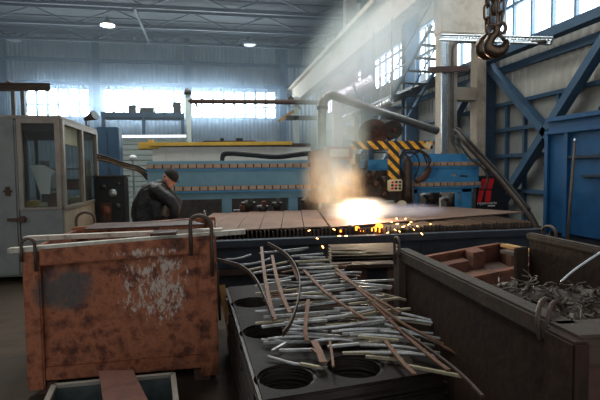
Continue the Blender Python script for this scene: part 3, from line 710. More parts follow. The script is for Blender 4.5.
# ------------------------------------------------------------------ control cabin at the left
CBY = P(61, 200, D=6.75).y
c1 = P(62.5, 200, Y=CBY); cx1 = c1.x
cy1 = CBY; czt = P(61, 119, Y=CBY).z
cyb = cx1 / P(97.5, 200, X=cx1).x * P(97.5, 200, X=cx1).y
cx0 = P(-40, 200, Y=CBY).x; xs = P(20.5, 200, Y=CBY).x
t = thing('control_cabin', 'grey glazed operator cabin standing at the left of the hall', 'cabin', ((cx0 + cx1) / 2, (cy1 + cyb) / 2, 0))
z_wt, z_wb = P(40, 123.5, Y=CBY).z, P(40, 208.5, Y=CBY).z
fz = .12
door_ = part(MB().box(((cx0 + xs) / 2 + .0, cy1 - .03, (fz + czt) / 2), (xs - cx0 - .02, .06, czt - fz), bevel=.025), 'door', 'cabin', 'grey steel door', t)
q = P(16, 191, Y=CBY); dh = MB().box((xs - .13, cy1 - .08, q.z), (.1, .03, .03)).box((xs - .13, cy1 - .07, q.z), (.05, .04, .12)).build('door_handle', 'rust_dark', door_)
part(MB().box(((xs + cx1) / 2, cy1, (fz + z_wb) / 2), (cx1 - xs, .05, z_wb - fz)), 'lower_panel', 'cabin', None, t)
q = P(24, 219, Y=CBY); part(MB().cyl((q.x, cy1 - .02, q.z), (q.x, cy1 - .1, q.z), .045, 12).box((q.x - .1, cy1 - .08, q.z), (.16, .03, .04)), 'latch', 'rust_dark', 'rusty latch', door_)
fw = .06
wf_ = part(MB().box((xs + fw / 2, cy1 - .01, (z_wb + czt) / 2), (fw, .07, czt - z_wb)).box((cx1 - fw / 2, cy1 - .01, (z_wb + czt) / 2), (fw, .07, czt - z_wb)).box(((xs + cx1) / 2, cy1 - .012, (z_wt + czt) / 2), (cx1 - xs, .07, czt - z_wt)).box(((xs + cx1) / 2, cy1 - .012, z_wb), (cx1 - xs, .07, .03)), 'window_frame', 'cabin_frame', None, t)
part(MB().box(((xs + cx1) / 2, cy1 + .005, (z_wt + z_wb) / 2), (cx1 - xs - 2 * fw, .008, z_wt - z_wb)), 'pane', 'glass_dusty', None, wf_)
# right face
def xface(px): p = P(px, 200, X=cx1); return p.y
yA, yB, yC = xface(66), xface(82.5), cyb
part(MB().box((cx1, (cy1 + cyb) / 2, (fz + z_wb) / 2), (.05, cyb - cy1, z_wb - fz)), 'lower_panel', 'cabin_tan', 'tan side panel', t)
fr = MB().box((cx1 + .005, (cy1 + cyb) / 2, (z_wt + czt) / 2), (.07, cyb - cy1, czt - z_wt)).box((cx1 + .005, (cy1 + cyb) / 2, z_wb), (.07, cyb - cy1, .04))
for yy, w in ((cy1 + .04, .08), (yB, .1), (cyb - .05, .1)): fr.box((cx1 + .006, yy, (z_wb + czt) / 2), (.07, w, czt - z_wb))
wf2_ = part(fr, 'window_frame', 'cabin_frame', None, t)
part(MB().box((cx1, (cy1 + yB) / 2, (z_wt + z_wb) / 2), (.008, yB - cy1 - .1, z_wt - z_wb)), 'pane', 'glass_dusty', None, wf2_)
part(MB().box((cx1, (cyb + yB) / 2, (z_wt + z_wb) / 2), (.008, cyb - yB - .12, z_wt - z_wb)), 'pane', 'glass_dusty', None, wf2_)
part(MB().box((cx1 - .03, (cy1 + yB) / 2 - .02, z_wt - .13), (.01, yB - cy1 - .14, .26)), 'sun_blind', 'beige', 'cream blind', t)
part(MB().box(((cx0 + cx1) / 2, (cy1 + cyb) / 2, czt + .02), (cx1 - cx0 + .06, cyb - cy1 + .06, .05), bevel=.015), 'roof', 'cabin_frame', None, t)
part(MB().box(((cx0 + cx1) / 2, cyb, czt - .08), (cx1 - cx0, .04, .16)).box((cx1 - 1.0, cyb, (czt + z_wb) / 2), (.06, .04, czt - z_wb)).box((cx0 + .05, cyb, (czt + z_wb) / 2), (.06, .04, czt - z_wb)).box((cx0, (cy1 + cyb) / 2, czt / 2), (.04, cyb - cy1, czt)).box(((cx0 + cx1) / 2, cyb, z_wb / 2), (cx1 - cx0, .04, z_wb)), 'back_wall', 'cabin_in', None, t)
part(MB().box(((cx0 + cx1) / 2, cyb, (czt - .16 + z_wb) / 2), (cx1 - cx0 - .1, .008, czt - .16 - z_wb)), 'pane', 'glass', None, t)
part(MB().box(((cx0 + cx1) / 2, (cy1 + cyb) / 2, fz), (cx1 - cx0, cyb - cy1, .06)), 'floor_pan', 'cabin_in', None, t)
for xx in (cx0 + .1, cx1 - .1):
    for yy in (cy1 + .1, cyb - .1): part(MB().box((xx, yy, fz / 2 - .01), (.12, .12, fz - .02)), 'foot', 'machine', None, t)
# things inside
dz = P(40, 205, Y=CBY + .5).z - .02
q = P(45, 205, Y=CBY + .5)
t = thing('cabin_desk', 'dark desk inside the operator cabin below the windows', 'desk', (q.x, CBY + .45, fz + .03))
part(MB().box((cx1 - .55, CBY + .45, dz - .02), (.85, .6, .04), bevel=.005), 'desk_top', 'cabin_in', None, t)
for xx in (cx1 - .93, cx1 - .17):
    for yy in (CBY + .2, CBY + .7): part(MB().box((xx, yy, (dz - .04 + fz + .03) / 2), (.04, .04, dz - .04 - fz - .03)), 'leg', 'machine', None, t)
p = [P(x, y, Y=CBY + .25) for x, y in ((30.5, 165), (44, 165), (55.5, 171), (51, 176), (50, 194), (41, 194), (39, 190))]
t = thing('paper_sheet', 'white curled paper sheets hanging behind the front cabin pane', 'paper', P(44, 194, Y=CBY + .25))
part(MB().poly(p[:4] + p[4:], .004, (0, -1, 0)), 'front_sheet', 'white', None, t)
part(MB().poly([P(x, y, Y=CBY + .32) for x, y in ((33, 168), (46, 167), (49, 190), (40, 192))], .004, (0, -1, 0)), 'rear_sheet', 'beige', None, t)
def small_box(px, py, w, d, h, Y, m, label, nm='carton'):
    q = P(px, py, Y=Y)
    o = MB().box((q.x, Y, q.z + h / 2), (w, d, h), bevel=.008).box((q.x, Y - d / 2 - .001, q.z + h * .75), (w * .5, .004, h * .2)).build(nm, m)
    return tag(o, label, 'box')
for px, w, h, m, lab in ((33.5, .16, .09, 'yellow', 'small yellow carton on the cabin desk'), (54, .14, .2, 'rust', 'brown carton standing on the desk right of the papers'), (44, .12, .06, 'beige', 'flat beige carton on the cabin desk')):
    q = P(px, 200, Y=CBY + .45); o = MB().box((q.x, CBY + .45, dz + h / 2), (w, .14, h), bevel=.008).box((q.x, CBY + .378, dz + h * .6), (w * .5, .004, h * .25)).build('carton', m); tag(o, lab, 'box')
t = thing('wall_shelf', 'shelf unit with boards at the back of the operator cabin', 'shelf', (cx1 - .35, cyb - .25, fz + .03))
for zz in (.9, 1.25, 1.6): part(MB().box((cx1 - .45, cyb - .22, zz), (.7, .36, .025)), 'board', 'timber', None, t)
for xx in (cx1 - .8, cx1 - .1): part(MB().box((xx, cyb - .22, .95), (.03, .36, 1.6)), 'side_panel', 'timber', None, t)
for i, (xx, zz, w, h, m, lab) in enumerate(((-.3, .9125, .2, .2, 'beige', 'pale box on the bottom shelf in the cabin'), (-.55, .9125, .16, .14, 'blue_pale', 'bluish box on the bottom shelf in the cabin'), (-.32, 1.2625, .22, .16, 'rust', 'brown box on the middle shelf in the cabin'), (-.58, 1.2625, .18, .2, 'white', 'white box on the middle shelf in the cabin'))):
    o = MB().box((cx1 + xx, cyb - .22, zz + h / 2), (w, .22, h), bevel=.008).box((cx1 + xx, cyb - .332, zz + h * .7), (w * .5, .003, h * .2)).build('storage_box', m); tag(o, lab, 'box')
# floodlight on the cabin corner
q = P(85, 124, Y=cyb - .5)
zroof = czt + .045
t = thing('floodlight', 'small black floodlight on the roof corner of the cabin', 'lamp', (cx1 - .03, q.y, zroof))
cc = V((cx1 - .03, q.y, zroof))
part(MB().cyl(cc, cc + V((0, 0, .13)), .015, 8).box(cc + V((0, 0, .01)), (.1, .1, .02)), 'bracket', 'pipe_dark', None, t)
part(MB().tube([cc + V((-.02, 0, .12)), cc + V((.05, -.03, .15)), cc + V((.16, -.08, .19))], [.03, .05, .085], 12), 'lamp_body', 'machine', None, t, True)
part(MB().tube([cc + V((.16, -.08, .19)), cc + V((.17, -.085, .194))], .08, 12), 'lens', 'zinc', None, t)
# jib beam at the top left
t = thing('jib_beam', 'dull brown steel beam jutting in above the cabin roof', 'beam', P(12, 90, Y=9.2))
MB().ibeam(P(-40, 87, Y=9.2), P(50, 87, Y=9.2), .1, .13).build('beam', 'bin_edge', t)
for px in (13, 22.5): MB().bar(P(px, 90, Y=9.2), (P(px, 90, Y=9.2).x, 9.2, 0), .06, .06, (0, 1, 0)).build('post', 'pipe_dark', t)
MB().tube([P(5, 84, Y=9.2), P(9, 82, Y=9.2), P(12, 84, Y=9.2)], .03, 8).build('shackle', 'pipe_dark', t)
# cables from the cabin to the gantry
for k in range(7):
    d = V((0, k * .01, random.uniform(-.012, .012)))
    pts = [P(97, 155 + k * .9, D=8.4), P(108, 157 + k * .9 + random.uniform(-1, 1), D=8.4), P(125, 163 + k * .8 + random.uniform(-1, 1), D=8.5), P(138, 167 + k * .8, D=8.7), P(147, 172 + k * 1.4, D=9.0)]
    o = MB().tube(bez([p + d for p in pts], 6), random.uniform(.011, .016), 8).build('power_cable', 'cable_brown' if k % 3 else 'rubber', None, True)
    tag(o, 'cable in the brown and black bundle strung from the cabin to the gantry', 'cable', 'bundle of cables from the cabin')
# black machine cabinet between cabin and man
q = P(110, 200, D=8.6)
t = thing('switch_cabinet', 'black switch cabinet with dials between the cabin and the man', 'cabinet', (q.x, q.y + .2, 0))
zt11 = P(110, 177, D=8.6).z; xa, xb = P(96, 200, D=8.6).x, P(124.5, 200, D=8.6).x
cs_ = part(MB().box(((xa + xb) / 2, q.y + .2, zt11 / 2), (xb - xa, .5, zt11), bevel=.02), 'case', 'black', None, t)
part(MB().box(((xa + xb) / 2, q.y + .2, zt11 + .015), (xb - xa + .06, .56, .03)), 'top_plate', 'machine', None, t)
for (px, py, r, m) in ((113, 193, .07, 'zinc'), (104, 187, .04, 'pipe_dark'), (118, 206, .05, 'pipe_dark'), (106, 210, .08, 'rust'), (119, 184, .03, 'pipe_dark')):
    p = P(px, py, Y=q.y - .05); part(MB().cyl(p, p + V((0, -.05, 0)), r, 16), 'dial', m, 'pale round dial' if m == 'zinc' else None, cs_, True)
part(px_box(MB(), 100, 203, 112, 222, q.y - .07, .03, .01), 'front_cover', 'rust_dark', None, t)
# blue locker behind it
q = P(111, 160, D=12); t = thing('blue_locker', 'tall blue grey steel locker behind the black switch cabinet', 'locker', (q.x, q.y, 0))
xa, xb, ztl = P(100, 160, D=12).x, P(121, 160, D=12).x, P(111, 128, D=12).z
part(MB().box(((xa + xb) / 2, q.y, ztl / 2), (xb - xa, .5, ztl), bevel=.02), 'body', 'blue_frame', None, t)
for s in (0, 1): part(MB().box((xa + (xb - xa) * (.25 + .5 * s), q.y - .26, ztl / 2), ((xb - xa) * .46, .02, ztl - .12)), 'door', 'blue_frame', None, t)
part(MB().box(((xa + xb) / 2 + .03, q.y - .28, ztl * .6), (.02, .03, .14)), 'handle', 'pipe_dark', None, t)
# slim tool posts near the man
for px, y0, y1, lab in ((133, 158, 214, 'thin pale rod stand with a small white head left of the man'),):
    a = P(px, y0, D=10); t = thing('rod_stand', lab, 'stand', (a.x, a.y, 0))
    MB().cyl((a.x, a.y, .02), a, .02, 8).build('pole', 'zinc', t); MB().sphere(a, .08, sc=(1, 1, .8)).build('head', 'white', t, True); MB().cyl((a.x, a.y, 0), (a.x, a.y, .03), .2, 16).build('base', 'machine', t)

# ------------------------------------------------------------------ blue enclosure at the right
eA = P(548, 130, D=9.6); eB = P(640, 100, D=7.6)
eA.z = 0; eB.z = 0
ztE = P(548, 119, D=9.6).z
d = (eB - eA).normalized(); nrm = V((d.y, -d.x, 0))
if nrm.y > 0: nrm = -nrm
ang = math.atan2(d.y, d.x)
t = thing('blue_enclosure', 'tall blue steel enclosure with a sloped top band at the right', 'enclosure', (eA + eB) / 2 - nrm * .6, ang)
L = (eB - eA).length
R = Matrix.Rotation(ang, 3, 'Z')
def en(u, w, z): return eA + d * u - nrm * w + V((0, 0, z))
part(MB().box(en(L / 2, .6, (ztE + .25) / 2), (L, 1.2, ztE - .25), R, .01), 'body', 'blue_tank', None, t)
part(MB().box(en(L / 2, .6, .12), (L - .1, 1.1, .24), R), 'plinth', 'table', None, t)
zb1 = P(549, 133, D=9.6).z
part(MB().bar(en(0, -.04, zb1), en(L, -.04, zb1), .09, .07), 'rib', 'blue_tank', None, t)
part(MB().bar(en(0, -.03, ztE - .03), en(L, -.03, ztE - .03), .09, .08), 'top_edge', 'blue_tank', None, t)
for u in (.03, .55, L - .4): part(MB().box(en(u, -.03, zb1 / 2 + .1), (.09, .07, zb1 - .2), R), 'post', 'blue_tank', None, t)
zs = P(580, 157, D=9).z
part(MB().bar(en(.6, -.02, zs), en(L, -.02, zs), .06, .05), 'shelf_rail', 'table', 'dark rail across the front', t)
part(MB().bar(en(.9, -.02, zs - .35), en(L, -.02, zs - .35), .04, .04), 'shelf_rail', 'table', 'dark rail across the front', t)
part(MB().tube(bez([en(.75, .5, ztE - .02), en(.72, .5, ztE + .12), en(.8, .5, ztE + .16), en(.88, .5, ztE + .1)], 5), .02, 8), 'lifting_eye', 'pipe_dark', None, t, True)
pa, pb = P(575, 142, D=8.5), P(566, 236, D=8.35); pb.z = max(pb.z, .0)
t = thing('wooden_pole', 'long pale pole leaning against the blue enclosure', 'pole', (pb.x, pb.y, 0))
MB().tube([pa, V((pb.x - .03, pb.y - .05, 0.02))], [.022, .028], 10).build('shaft', 'timber', t, True)
MB().tube([pa, pa + (pa - pb).normalized() * .06], .028, 10).build('end_cap', 'zinc', t, True)

# ------------------------------------------------------------------ scrap bins
def loop(mb, a, b, top, drop_a, drop_b, r):
    """an upturned U of bar: up from a, over, down at b"""
    a, b = V(a), V(b); m = (a + b) / 2; m.z = max(a.z, b.z) + top
    w = (b - a) * .5; pts = [a - V((0, 0, drop_a)), a, a + V((0, 0, (m.z - a.z) * .6))]
    for k in range(1, 8):
        t_ = PI * k / 8; pts.append(m - w * math.cos(t_) + V((0, 0, (math.sin(t_) - 1) * (m.z - a.z) * .4)))
    pts += [b + V((0, 0, (m.z - b.z) * .6)), b, b - V((0, 0, drop_b))]
    return mb.tube(pts, r, 8)

# left bin
BZ = 1.0
FL, FR = P(23, 250, Z=BZ), P(216, 234.5, Z=BZ + .06)
d = (FR - FL); d.z = 0; W = d.length; ang = math.atan2(d.y, d.x)
t = thing('scrap_bin', 'rust red steel scrap bin with flaking paint and long bars across its top', 'bin', (FL.x, FL.y, 0), ang, 'scrap bins on the floor')
def loc2w(o): return lambda x, y, z: WM[o.name] @ V((x, y, z))
w_ = loc2w(t); R = Matrix.Rotation(ang, 3, 'Z'); DPT = 1.15; fz = .1
def lb(c, s, bev=.004, tilt=None): return MB().box(w_(*c), s, R if tilt is None else R @ tilt, bev)
part(lb((W / 2, .03, (fz + BZ - .09) / 2 + .02), (W - .2, .03, BZ - .09 - fz)), 'front_panel', 'rust_red', None, t)
part(lb((W / 2, DPT, (fz + BZ) / 2), (W - .1, .04, BZ - fz)), 'back_panel', 'rust_red', None, t)
for xx in (.03, W - .03): part(lb((xx, DPT / 2, (fz + BZ) / 2), (.04, DPT - .1, BZ - fz)), 'side_panel', 'rust_red', None, t)
part(lb((W / 2, DPT / 2, fz), (W - .1, DPT - .1, .04)), 'floor_panel', 'rust_red', None, t)
for xx, ww in ((.055, .11), (W - .065, .13)):
    part(lb((xx, .0, (BZ + .04) / 2), (ww, .07, BZ - .04), .01), 'corner_post', 'rust_red', None, t)
    part(lb((xx, DPT, (BZ + .04) / 2), (ww, .07, BZ - .04), .01), 'corner_post', 'rust_red', None, t)
part(lb((W / 2, -.012, BZ - .055), (W - .22, .075, .11), .008), 'front_rim', 'rust_red', None, t)
part(lb((W / 2, DPT, BZ + .0), (W, .09, .05), .008), 'back_rim', 'rust_red', None, t)
part(lb((W / 2, .01, fz + .04), (W - .22, .06, .09), .008), 'bottom_rail', 'rust_red', None, t)
for xx in (.12, W - .12):
    for yy in (.06, DPT - .08): part(lb((xx, yy, .04), (.12, .12, .08)), 'foot', 'rust_dark', None, t)
b = MB(); loop(b, w_(.012, -.06, BZ - .02), w_(.095, -.06, BZ - .02), .1, .05, .12, .011); part(b, 'lifting_loop', 'rebar', None, t, True)
b = MB(); loop(b, w_(W - .175, -.06, BZ), w_(W - .03, -.06, BZ - .03), .14, .12, .24, .014); part(b, 'lifting_loop', 'rebar', None, t, True)
b = MB(); loop(b, w_(.02, DPT + .05, BZ - .02), w_(.18, DPT + .05, BZ - .02), .17, .06, .06, .013); part(b, 'lifting_loop', 'rebar', None, t, True)
b = MB(); loop(b, w_(W - .1, DPT + .03, BZ - .02), w_(W - .1, DPT - .06, BZ - .02), .1, .02, .05, .012); part(b, 'lifting_loop', 'rebar', None, t, True)
def warp(o):
    for ch in o.children:
        for v_ in ch.data.vertices: v_.co.z *= 1 + .06 * v_.co.x / W
        warp(ch)
warp(t)
# long bars across the left bin
def angle_bar(a, b, w, label, m, nm='angle_bar'):
    mb = MB(); mb.bar(a, b, w, .007); dd = (b - a).normalized(); s = V((0, 0, 1)).cross(dd).normalized()
    if s.y > 0: s = -s
    mb.bar(a + s * w / 2 + V((0, 0, -.013)), b + s * w / 2 + V((0, 0, -.013)), .006, .033)
    return tag(mb.build(nm, m), label, 'bar', 'bars lying across the left bin')
bz = BZ + .05
angle_bar(P(9, 248.5, Z=BZ + .015), P(245, 229.5, Z=BZ + .085), .06, 'long pale painted angle bar sticking out past both ends of the rusty bin', 'paint_green')
angle_bar(P(26, 236.5, Z=BZ + .03), P(222, 228.5, Z=BZ + .095), .07, 'whitish rust specked angle bar behind the longest bar on the bin', 'paint_white')
o = MB().poly([P(84, 230.5, Z=BZ + .05), P(205, 225.5, Z=BZ + .125), P(190, 221.5, Z=BZ + .125), P(95, 224.5, Z=BZ + .085)], .012, (0, 0, 1)).build('steel_plate', 'rust_dark')
tag(o, 'dark rusty steel plate lying across the bars on the bin', 'plate')
o = MB().poly([P(150, 236.5, Z=BZ + .07), P(176, 235, Z=BZ + .085), P(178, 232, Z=BZ + .085), P(154, 233, Z=BZ + .085)], .02, (0, 0, 1)).build('slag_lump', 'rust_dark'); tag(o, 'dark crust of slag on the pale bar over the bin', 'slag')
o = MB().tube(bez([P(211, 226, D=3.95), P(214, 250, D=3.8), P(217, 275, D=3.8), P(220, 320, D=3.9)], 6), .011, 8).build('bent_rod', 'rebar', None, True)
tag(o, 'thin bent rod hanging down beside the right post of the rusty bin', 'rod')
o = MB().bar(P(222, 285, D=4.2), V((P(233, 345, D=4.0).x, P(233, 345, D=4.0).y, .0)), .05, .015, (0, 1, 0)).build('flat_bar', 'wood_yellow')
tag(o, 'tan flat bar leaning in the gap between the rusty bin and the sheet stack', 'bar')

# right bin: long wall from A to B, far wall from C
RZ = 1.0
A, B, C = P(398, 248, Z=RZ), P(556, 322, Z=RZ), P(531, 234, Z=RZ)
u = (B - A).normalized(); L = (B - A).length; v = V((-u.y, u.x, 0))
if v.x < 0: v = -v
wd = (C - A).dot(v); sh = (C - A).dot(u)
t = thing('scrap_bin', 'long dark steel scrap bin heaped with metal scrap at the right', 'bin', (A + u * L / 2 + v * wd / 2) * 1.0, 0, 'scrap bins on the floor')
t.location.z = 0; WM[t.name] = Matrix.Translation(t.location)
def rp(a, b, z): q = A + u * a + v * b; q.z = z; return q
def wall(a0, b0, a1, b1, z0, z1, th, bev=.004): m_ = MB(); return m_.bar(rp(a0, b0, (z0 + z1) / 2), rp(a1, b1, (z0 + z1) / 2), th, z1 - z0, (0, 0, 1), bev)
part(wall(.05, .03, L, .03, .08, RZ - .05, .03), 'near_wall', 'bin_dark', None, t)
part(wall(0, .03, L + .03, .03, RZ - .075, RZ, .085, .01), 'near_rim', 'bin_edge', None, t)
part(wall(sh, wd, L + .2, wd, .08, RZ, .03), 'far_wall', 'bin_dark', None, t)
part(wall(sh - .02, wd, L + .2, wd, RZ - .04, RZ + .01, .06, .01), 'far_rim', 'bin_edge', None, t)
part(wall(L + .1, .0, L + .1, wd, .08, RZ - .04, .03), 'end_wall', 'rust_dark', None, t)
part(wall(L + .06, -.03, L + .06, wd + .03, RZ - .1, RZ, .16, .012), 'end_rim', 'bin_edge', None, t)
part(wall(L + .02, -.03, L + .16, -.03, .02, RZ - .01, .06, .008), 'corner_post', 'bin_dark', None, t)
part(wall(-.02, .02, .1, .02, .02, RZ - .02, .09, .008), 'corner_post', 'bin_edge', None, t)
part(wall(sh - .02, wd - .02, sh + .02, wd - .14, .1, RZ - .1, .04, .008), 'corner_post', 'bin_edge', None, t)
part(wall(0, wd / 2, L + .1, wd / 2, .08, .12, wd), 'floor_panel', 'bin_dark', None, t)
for a in (.15, L - .15):
    for b in (.15, wd - .15): part(wall(a - .07, b, a + .07, b, 0, .08, .14), 'foot', 'bin_dark', None, t)
m_ = MB(); loop(m_, rp(.02, -.03, RZ - .01), rp(.11, -.03, RZ - .01), .09, .09, .03, .009); part(m_, 'lifting_loop', 'rebar', None, t, True)
q = P(535, 232, Z=RZ); m_ = MB(); loop(m_, rp(sh + .1, wd + .03, RZ - .02), rp(sh + .25, wd + .03, RZ - .02), .1, .03, .03, .01); part(m_, 'lifting_loop', 'rebar', None, t, True)
for k, (px0, px1, py, yb) in enumerate(((539, 552, 300, 340), (549, 561, 303, 333))):
    h0, h1 = P(px0, py + 10, D=1.66 - .02 * k), P(px1, py + 8, D=1.6 - .02 * k)
    m_ = MB(); pts = [P(px0 + 1, yb, D=1.6), P(px0 - 1, py + 22, D=1.6), P(px0, py + 8, D=1.62), P(px0 + 4, py, D=1.66), P(px1 - 3, py, D=1.7), P(px1 + 1, py + 6, D=1.72), P(px1, py + 14, D=1.72)]
    m_.tube(bez(pts, 6), .0085, 8); part(m_, 'lifting_loop', 'rebar', 'bent hook shaped lifting loop', t, True)
# scrap heap: nobody could count it
hp = MB(); rnd = random.Random(3)
def heap_z(a, b): return RZ - .16 + .1 * math.sin(2.2 * a + .6) + .07 * noise.noise(V((a * 4, b * 4, 1)))
a0, a1, b0, b1 = .62, L + .05, .06, wd - .06
nx, ny = 26, 22; grid = {}
for i in range(nx):
    for j in range(ny):
        a = a0 + (a1 - a0) * i / (nx - 1); b = b0 + (b1 - b0) * j / (ny - 1)
        z = heap_z(a, b) + .03 * noise.noise(V((a * 14, b * 14, 4)))
        if i < 6: z = .13 + (z - .13) * (i / 6) ** .6
        grid[i, j] = hp.bm.verts.new(rp(a, b, z))
for i in range(nx - 1):
    for j in range(ny - 1): hp.bm.faces.new((grid[i, j], grid[i + 1, j], grid[i + 1, j + 1], grid[i, j + 1]))
for i in range(620):
    a = rnd.uniform(a0 + .12, a1 - .06); b = rnd.uniform(b0 + .03, b1 - .03)
    f = min(1, (a - a0) / (a1 - a0) * nx / 6) ** .6
    c = rp(a, b, .13 + (heap_z(a, b) - .13) * f + rnd.uniform(0, .03))
    R_ = Euler((rnd.uniform(-1, 1), rnd.uniform(-1, 1), rnd.uniform(0, 6))).to_matrix(); s = rnd.uniform(.5, 1.5)
    if i % 3: hp.box(c, (.05 * s, .025 * s, .008), R_)
    else: hp.tube([c + R_ @ V((.03 * s * math.cos(k * .8), .03 * s * math.sin(k * .8), .008 * k)) for k in range(7)], .004, 5)
o = hp.build('metal_scrap', 'scrap'); tag(o, 'heap of tangled grey brown metal scrap filling the dark bin', 'scrap', kind='stuff')
o = MB().tube(bez([P(561, 282, D=2.35), P(572, 272, D=2.35), P(586, 262, D=2.35), P(606, 249, D=2.35)], 5), .006, 6).build('bent_wire', 'zinc', None, True)
tag(o, 'thin bright metal strip rising out of the scrap heap', 'wire')

# low rust red trough behind the right bin
TZ2 = .58
k0, k1, k2, k3 = P(400, 262, Z=TZ2), P(500, 244, Z=TZ2), P(548, 262, Z=TZ2), P(440, 284, Z=TZ2)
t = thing('metal_trough', 'low rust red steel trough with a light brown sheet inside behind the dark bin', 'trough', V(((k0 + k2) / 2).to_tuple()[:2] + (0,)))
for a, b in ((k0, k1), (k1, k2), (k2, k3), (k3, k0)):
    m_ = MB().bar(V((a.x, a.y, TZ2 / 2 + .02)), V((b.x, b.y, TZ2 / 2 + .02)), .04, TZ2 - .04)
    n_ = 6
    for i in range(1, n_): p = a + (b - a) * i / n_; m_.bar(V((p.x, p.y, .05)), V((p.x, p.y, TZ2 - .02)), .055, .03, (b - a))
    part(m_, 'wall_panel', 'rust_brick', None, t)
    part(MB().bar(a, b, .07, .03), 'rim', 'rust', None, t)
part(MB().poly([V((p.x, p.y, .02)) for p in (k0, k1, k2, k3)], .03, (0, 0, 1)), 'base_plate', 'rust_dark', None, t)
ins = [k + ((k0 + k2) / 2 - k) * .12 for k in (k0, k1, k2, k3)]
ins = [V((p.x, p.y, .40)) for p in ins]
def lerp4(s_, t_): return ins[0] * (1 - s_) * (1 - t_) + ins[1] * s_ * (1 - t_) + ins[2] * s_ * t_ + ins[3] * (1 - s_) * t_
def offcut(s0, t0, s1, t1, z, m, label, nm='sheet_offcut', th=.015):
    o = MB().poly([lerp4(s0, t0) + V((0, 0, z)), lerp4(s1, t0) + V((0, 0, z)), lerp4(s1, t1) + V((0, 0, z)), lerp4(s0, t1) + V((0, 0, z))], th, (0, 0, 1)).build(nm, m); return tag(o, label, 'offcut', 'offcuts in the low trough')
o = MB().poly([V((p.x, p.y, .055)) for p in ins], .34, (0, 0, 1)).build('slag_fill', 'rust_dark'); tag(o, 'dark slag filling the bottom of the low red trough', 'slag')
offcut(.3, .25, .75, .85, .0, 'strip', 'light brown sheet offcut lying flat in the low trough')
offcut(.08, .35, .26, .7, .0, 'rust_dark', 'dark block offcut at the left of the low trough', th=.1)
offcut(.6, .0, .74, .22, .0, 'rust_brick', 'brown block at the back rim of the low trough', th=.2)
offcut(.28, .02, .56, .2, .0, 'rust_brick', 'rusty channel piece along the back of the low trough', th=.12)
for i, (z, y, m, lab) in enumerate(((.02, 0, 'wood_yellow', 'yellowish plank lying across the right end of the low trough'), (.02, 6, 'timber', 'grey plank lying below the yellowish plank on the trough'))):
    o = MB().bar(P(504, 245 + y, Z=TZ2 + .05), P(540, 253 + y, Z=TZ2 + .05), .1, .03).build('plank', m); tag(o, lab, 'plank')
# grey beams between stack and bin
t = thing('timber_pallet', 'dull brown low pallet behind the heap of bars, left of the dark bin', 'pallet', V(P(360, 262, D=4.7).to_tuple()[:2] + (0,)))
pz = P(360, 250, D=4.9).z
for i in range(6):
    a, b = P(330, 248 + i * 3.2, Z=pz), P(397, 246 + i * 3.2, Z=pz); part(MB().bar(a, b, .3, .03), 'board', 'bin_dark', None, t)
for px in (334, 362, 392):
    a, b = P(px, 248, Z=pz), P(px, 264, Z=pz); part(MB().bar(V((a.x, a.y, pz / 2 - .01)), V((b.x, b.y, pz / 2 - .01)), .08, pz - .05), 'bearer', 'rust_dark', None, t)
# tray and rusty plate on the floor in front
tz = .26
q0, q1, q2, q3 = P(54, 386, Z=tz), P(173, 374.5, Z=tz), P(178, 420, Z=tz), P(36, 425, Z=tz)
t = thing('steel_tray', 'open grey steel tray on the floor before the rusty bin', 'tray', V(((q0 + q2) / 2).to_tuple()[:2] + (0,)))
for a, b in ((q0, q1), (q1, q2), (q2, q3), (q3, q0)):
    part(MB().bar(V((a.x, a.y, tz / 2)), V((b.x, b.y, tz / 2)), .012, tz - .02), 'wall_panel', 'tray_in', None, t)
    part(MB().bar(a, b, .03, .02), 'rim', 'cabin_frame', None, t)
part(MB().poly([V((p.x, p.y, .015)) for p in (q0, q1, q2, q3)], .012, (0, 0, 1)), 'base_plate', 'tray_in', None, t)
o = MB().poly([P(99, 374, Z=.30), P(133, 373, Z=.30), P(150, 408, Z=.29), P(104, 410, Z=.29)], .02, (0, 0, 1)).build('steel_plate', 'rust_brick'); tag(o, 'red brown steel plate laid over the rim of the floor tray', 'plate')

# ------------------------------------------------------------------ stack of cut sheets
SZ = .55
NL, NR, RL = P(263, 400, Z=SZ), P(446, 370, Z=SZ), P(228, 287, Z=SZ)
u = (NR - NL); v = (RL - NL)
def cut_sheet(u0, shape_holes, wid):
    cu = bpy.data.curves.new('tmp', 'CURVE'); cu.dimensions = '2D'; cu.fill_mode = 'BOTH'; cu.extrude = .0035
    def spl(pts):
        s = cu.splines.new('POLY'); s.points.add(len(pts) - 1); s.use_cyclic_u = True
        for p, q in zip(s.points, pts): p.co = (q.x, q.y, 0, 1)
    spl([V((0, 0, 0)), u * wid, u * wid + v, v])
    for c, r in shape_holes: spl([c + V((r * math.cos(-2 * PI * k / 28), r * math.sin(-2 * PI * k / 28), 0)) for k in range(28)])
    o = bpy.data.objects.new('tmp', cu); COL.objects.link(o)
    me = bpy.data.meshes.new_from_object(o.evaluated_get(bpy.context.evaluated_depsgraph_get()))
    bpy.data.objects.remove(o); bpy.data.curves.remove(cu); me.materials.clear(); me.materials.append(M['steel_sheet']); return me
hr = P(287, 376, Z=SZ); rad = (P(317, 376, Z=SZ) - P(257, 376, Z=SZ)).length / 2
un = u.normalized(); vn = v.normalized()
holes = []
h1 = hr - NL; h2 = P(264, 331, Z=SZ) - NL; st = (h2 - h1)
pitch = max(st.length, rad * 2.15); h3 = P(355, 366, Z=SZ) - NL; su = h3 - h1
for i in range(-1, 7):
    for j in range(0, 3):
        c = h1 + vn * pitch * (i + (.5 if j == 1 and False else 0)) + su * j
        a = c.dot(un); b = c.dot(vn)
        if rad * 1.03 < a < u.length - rad * .9 and rad * 1.03 < b < v.length - rad * 1.03: holes.append((c, rad))
print('HOLES', len(holes), rad, u.length, v.length, pitch)
me_a = cut_sheet(u, holes, 1.0); me_b = cut_sheet(u, holes[:0], 1.14)
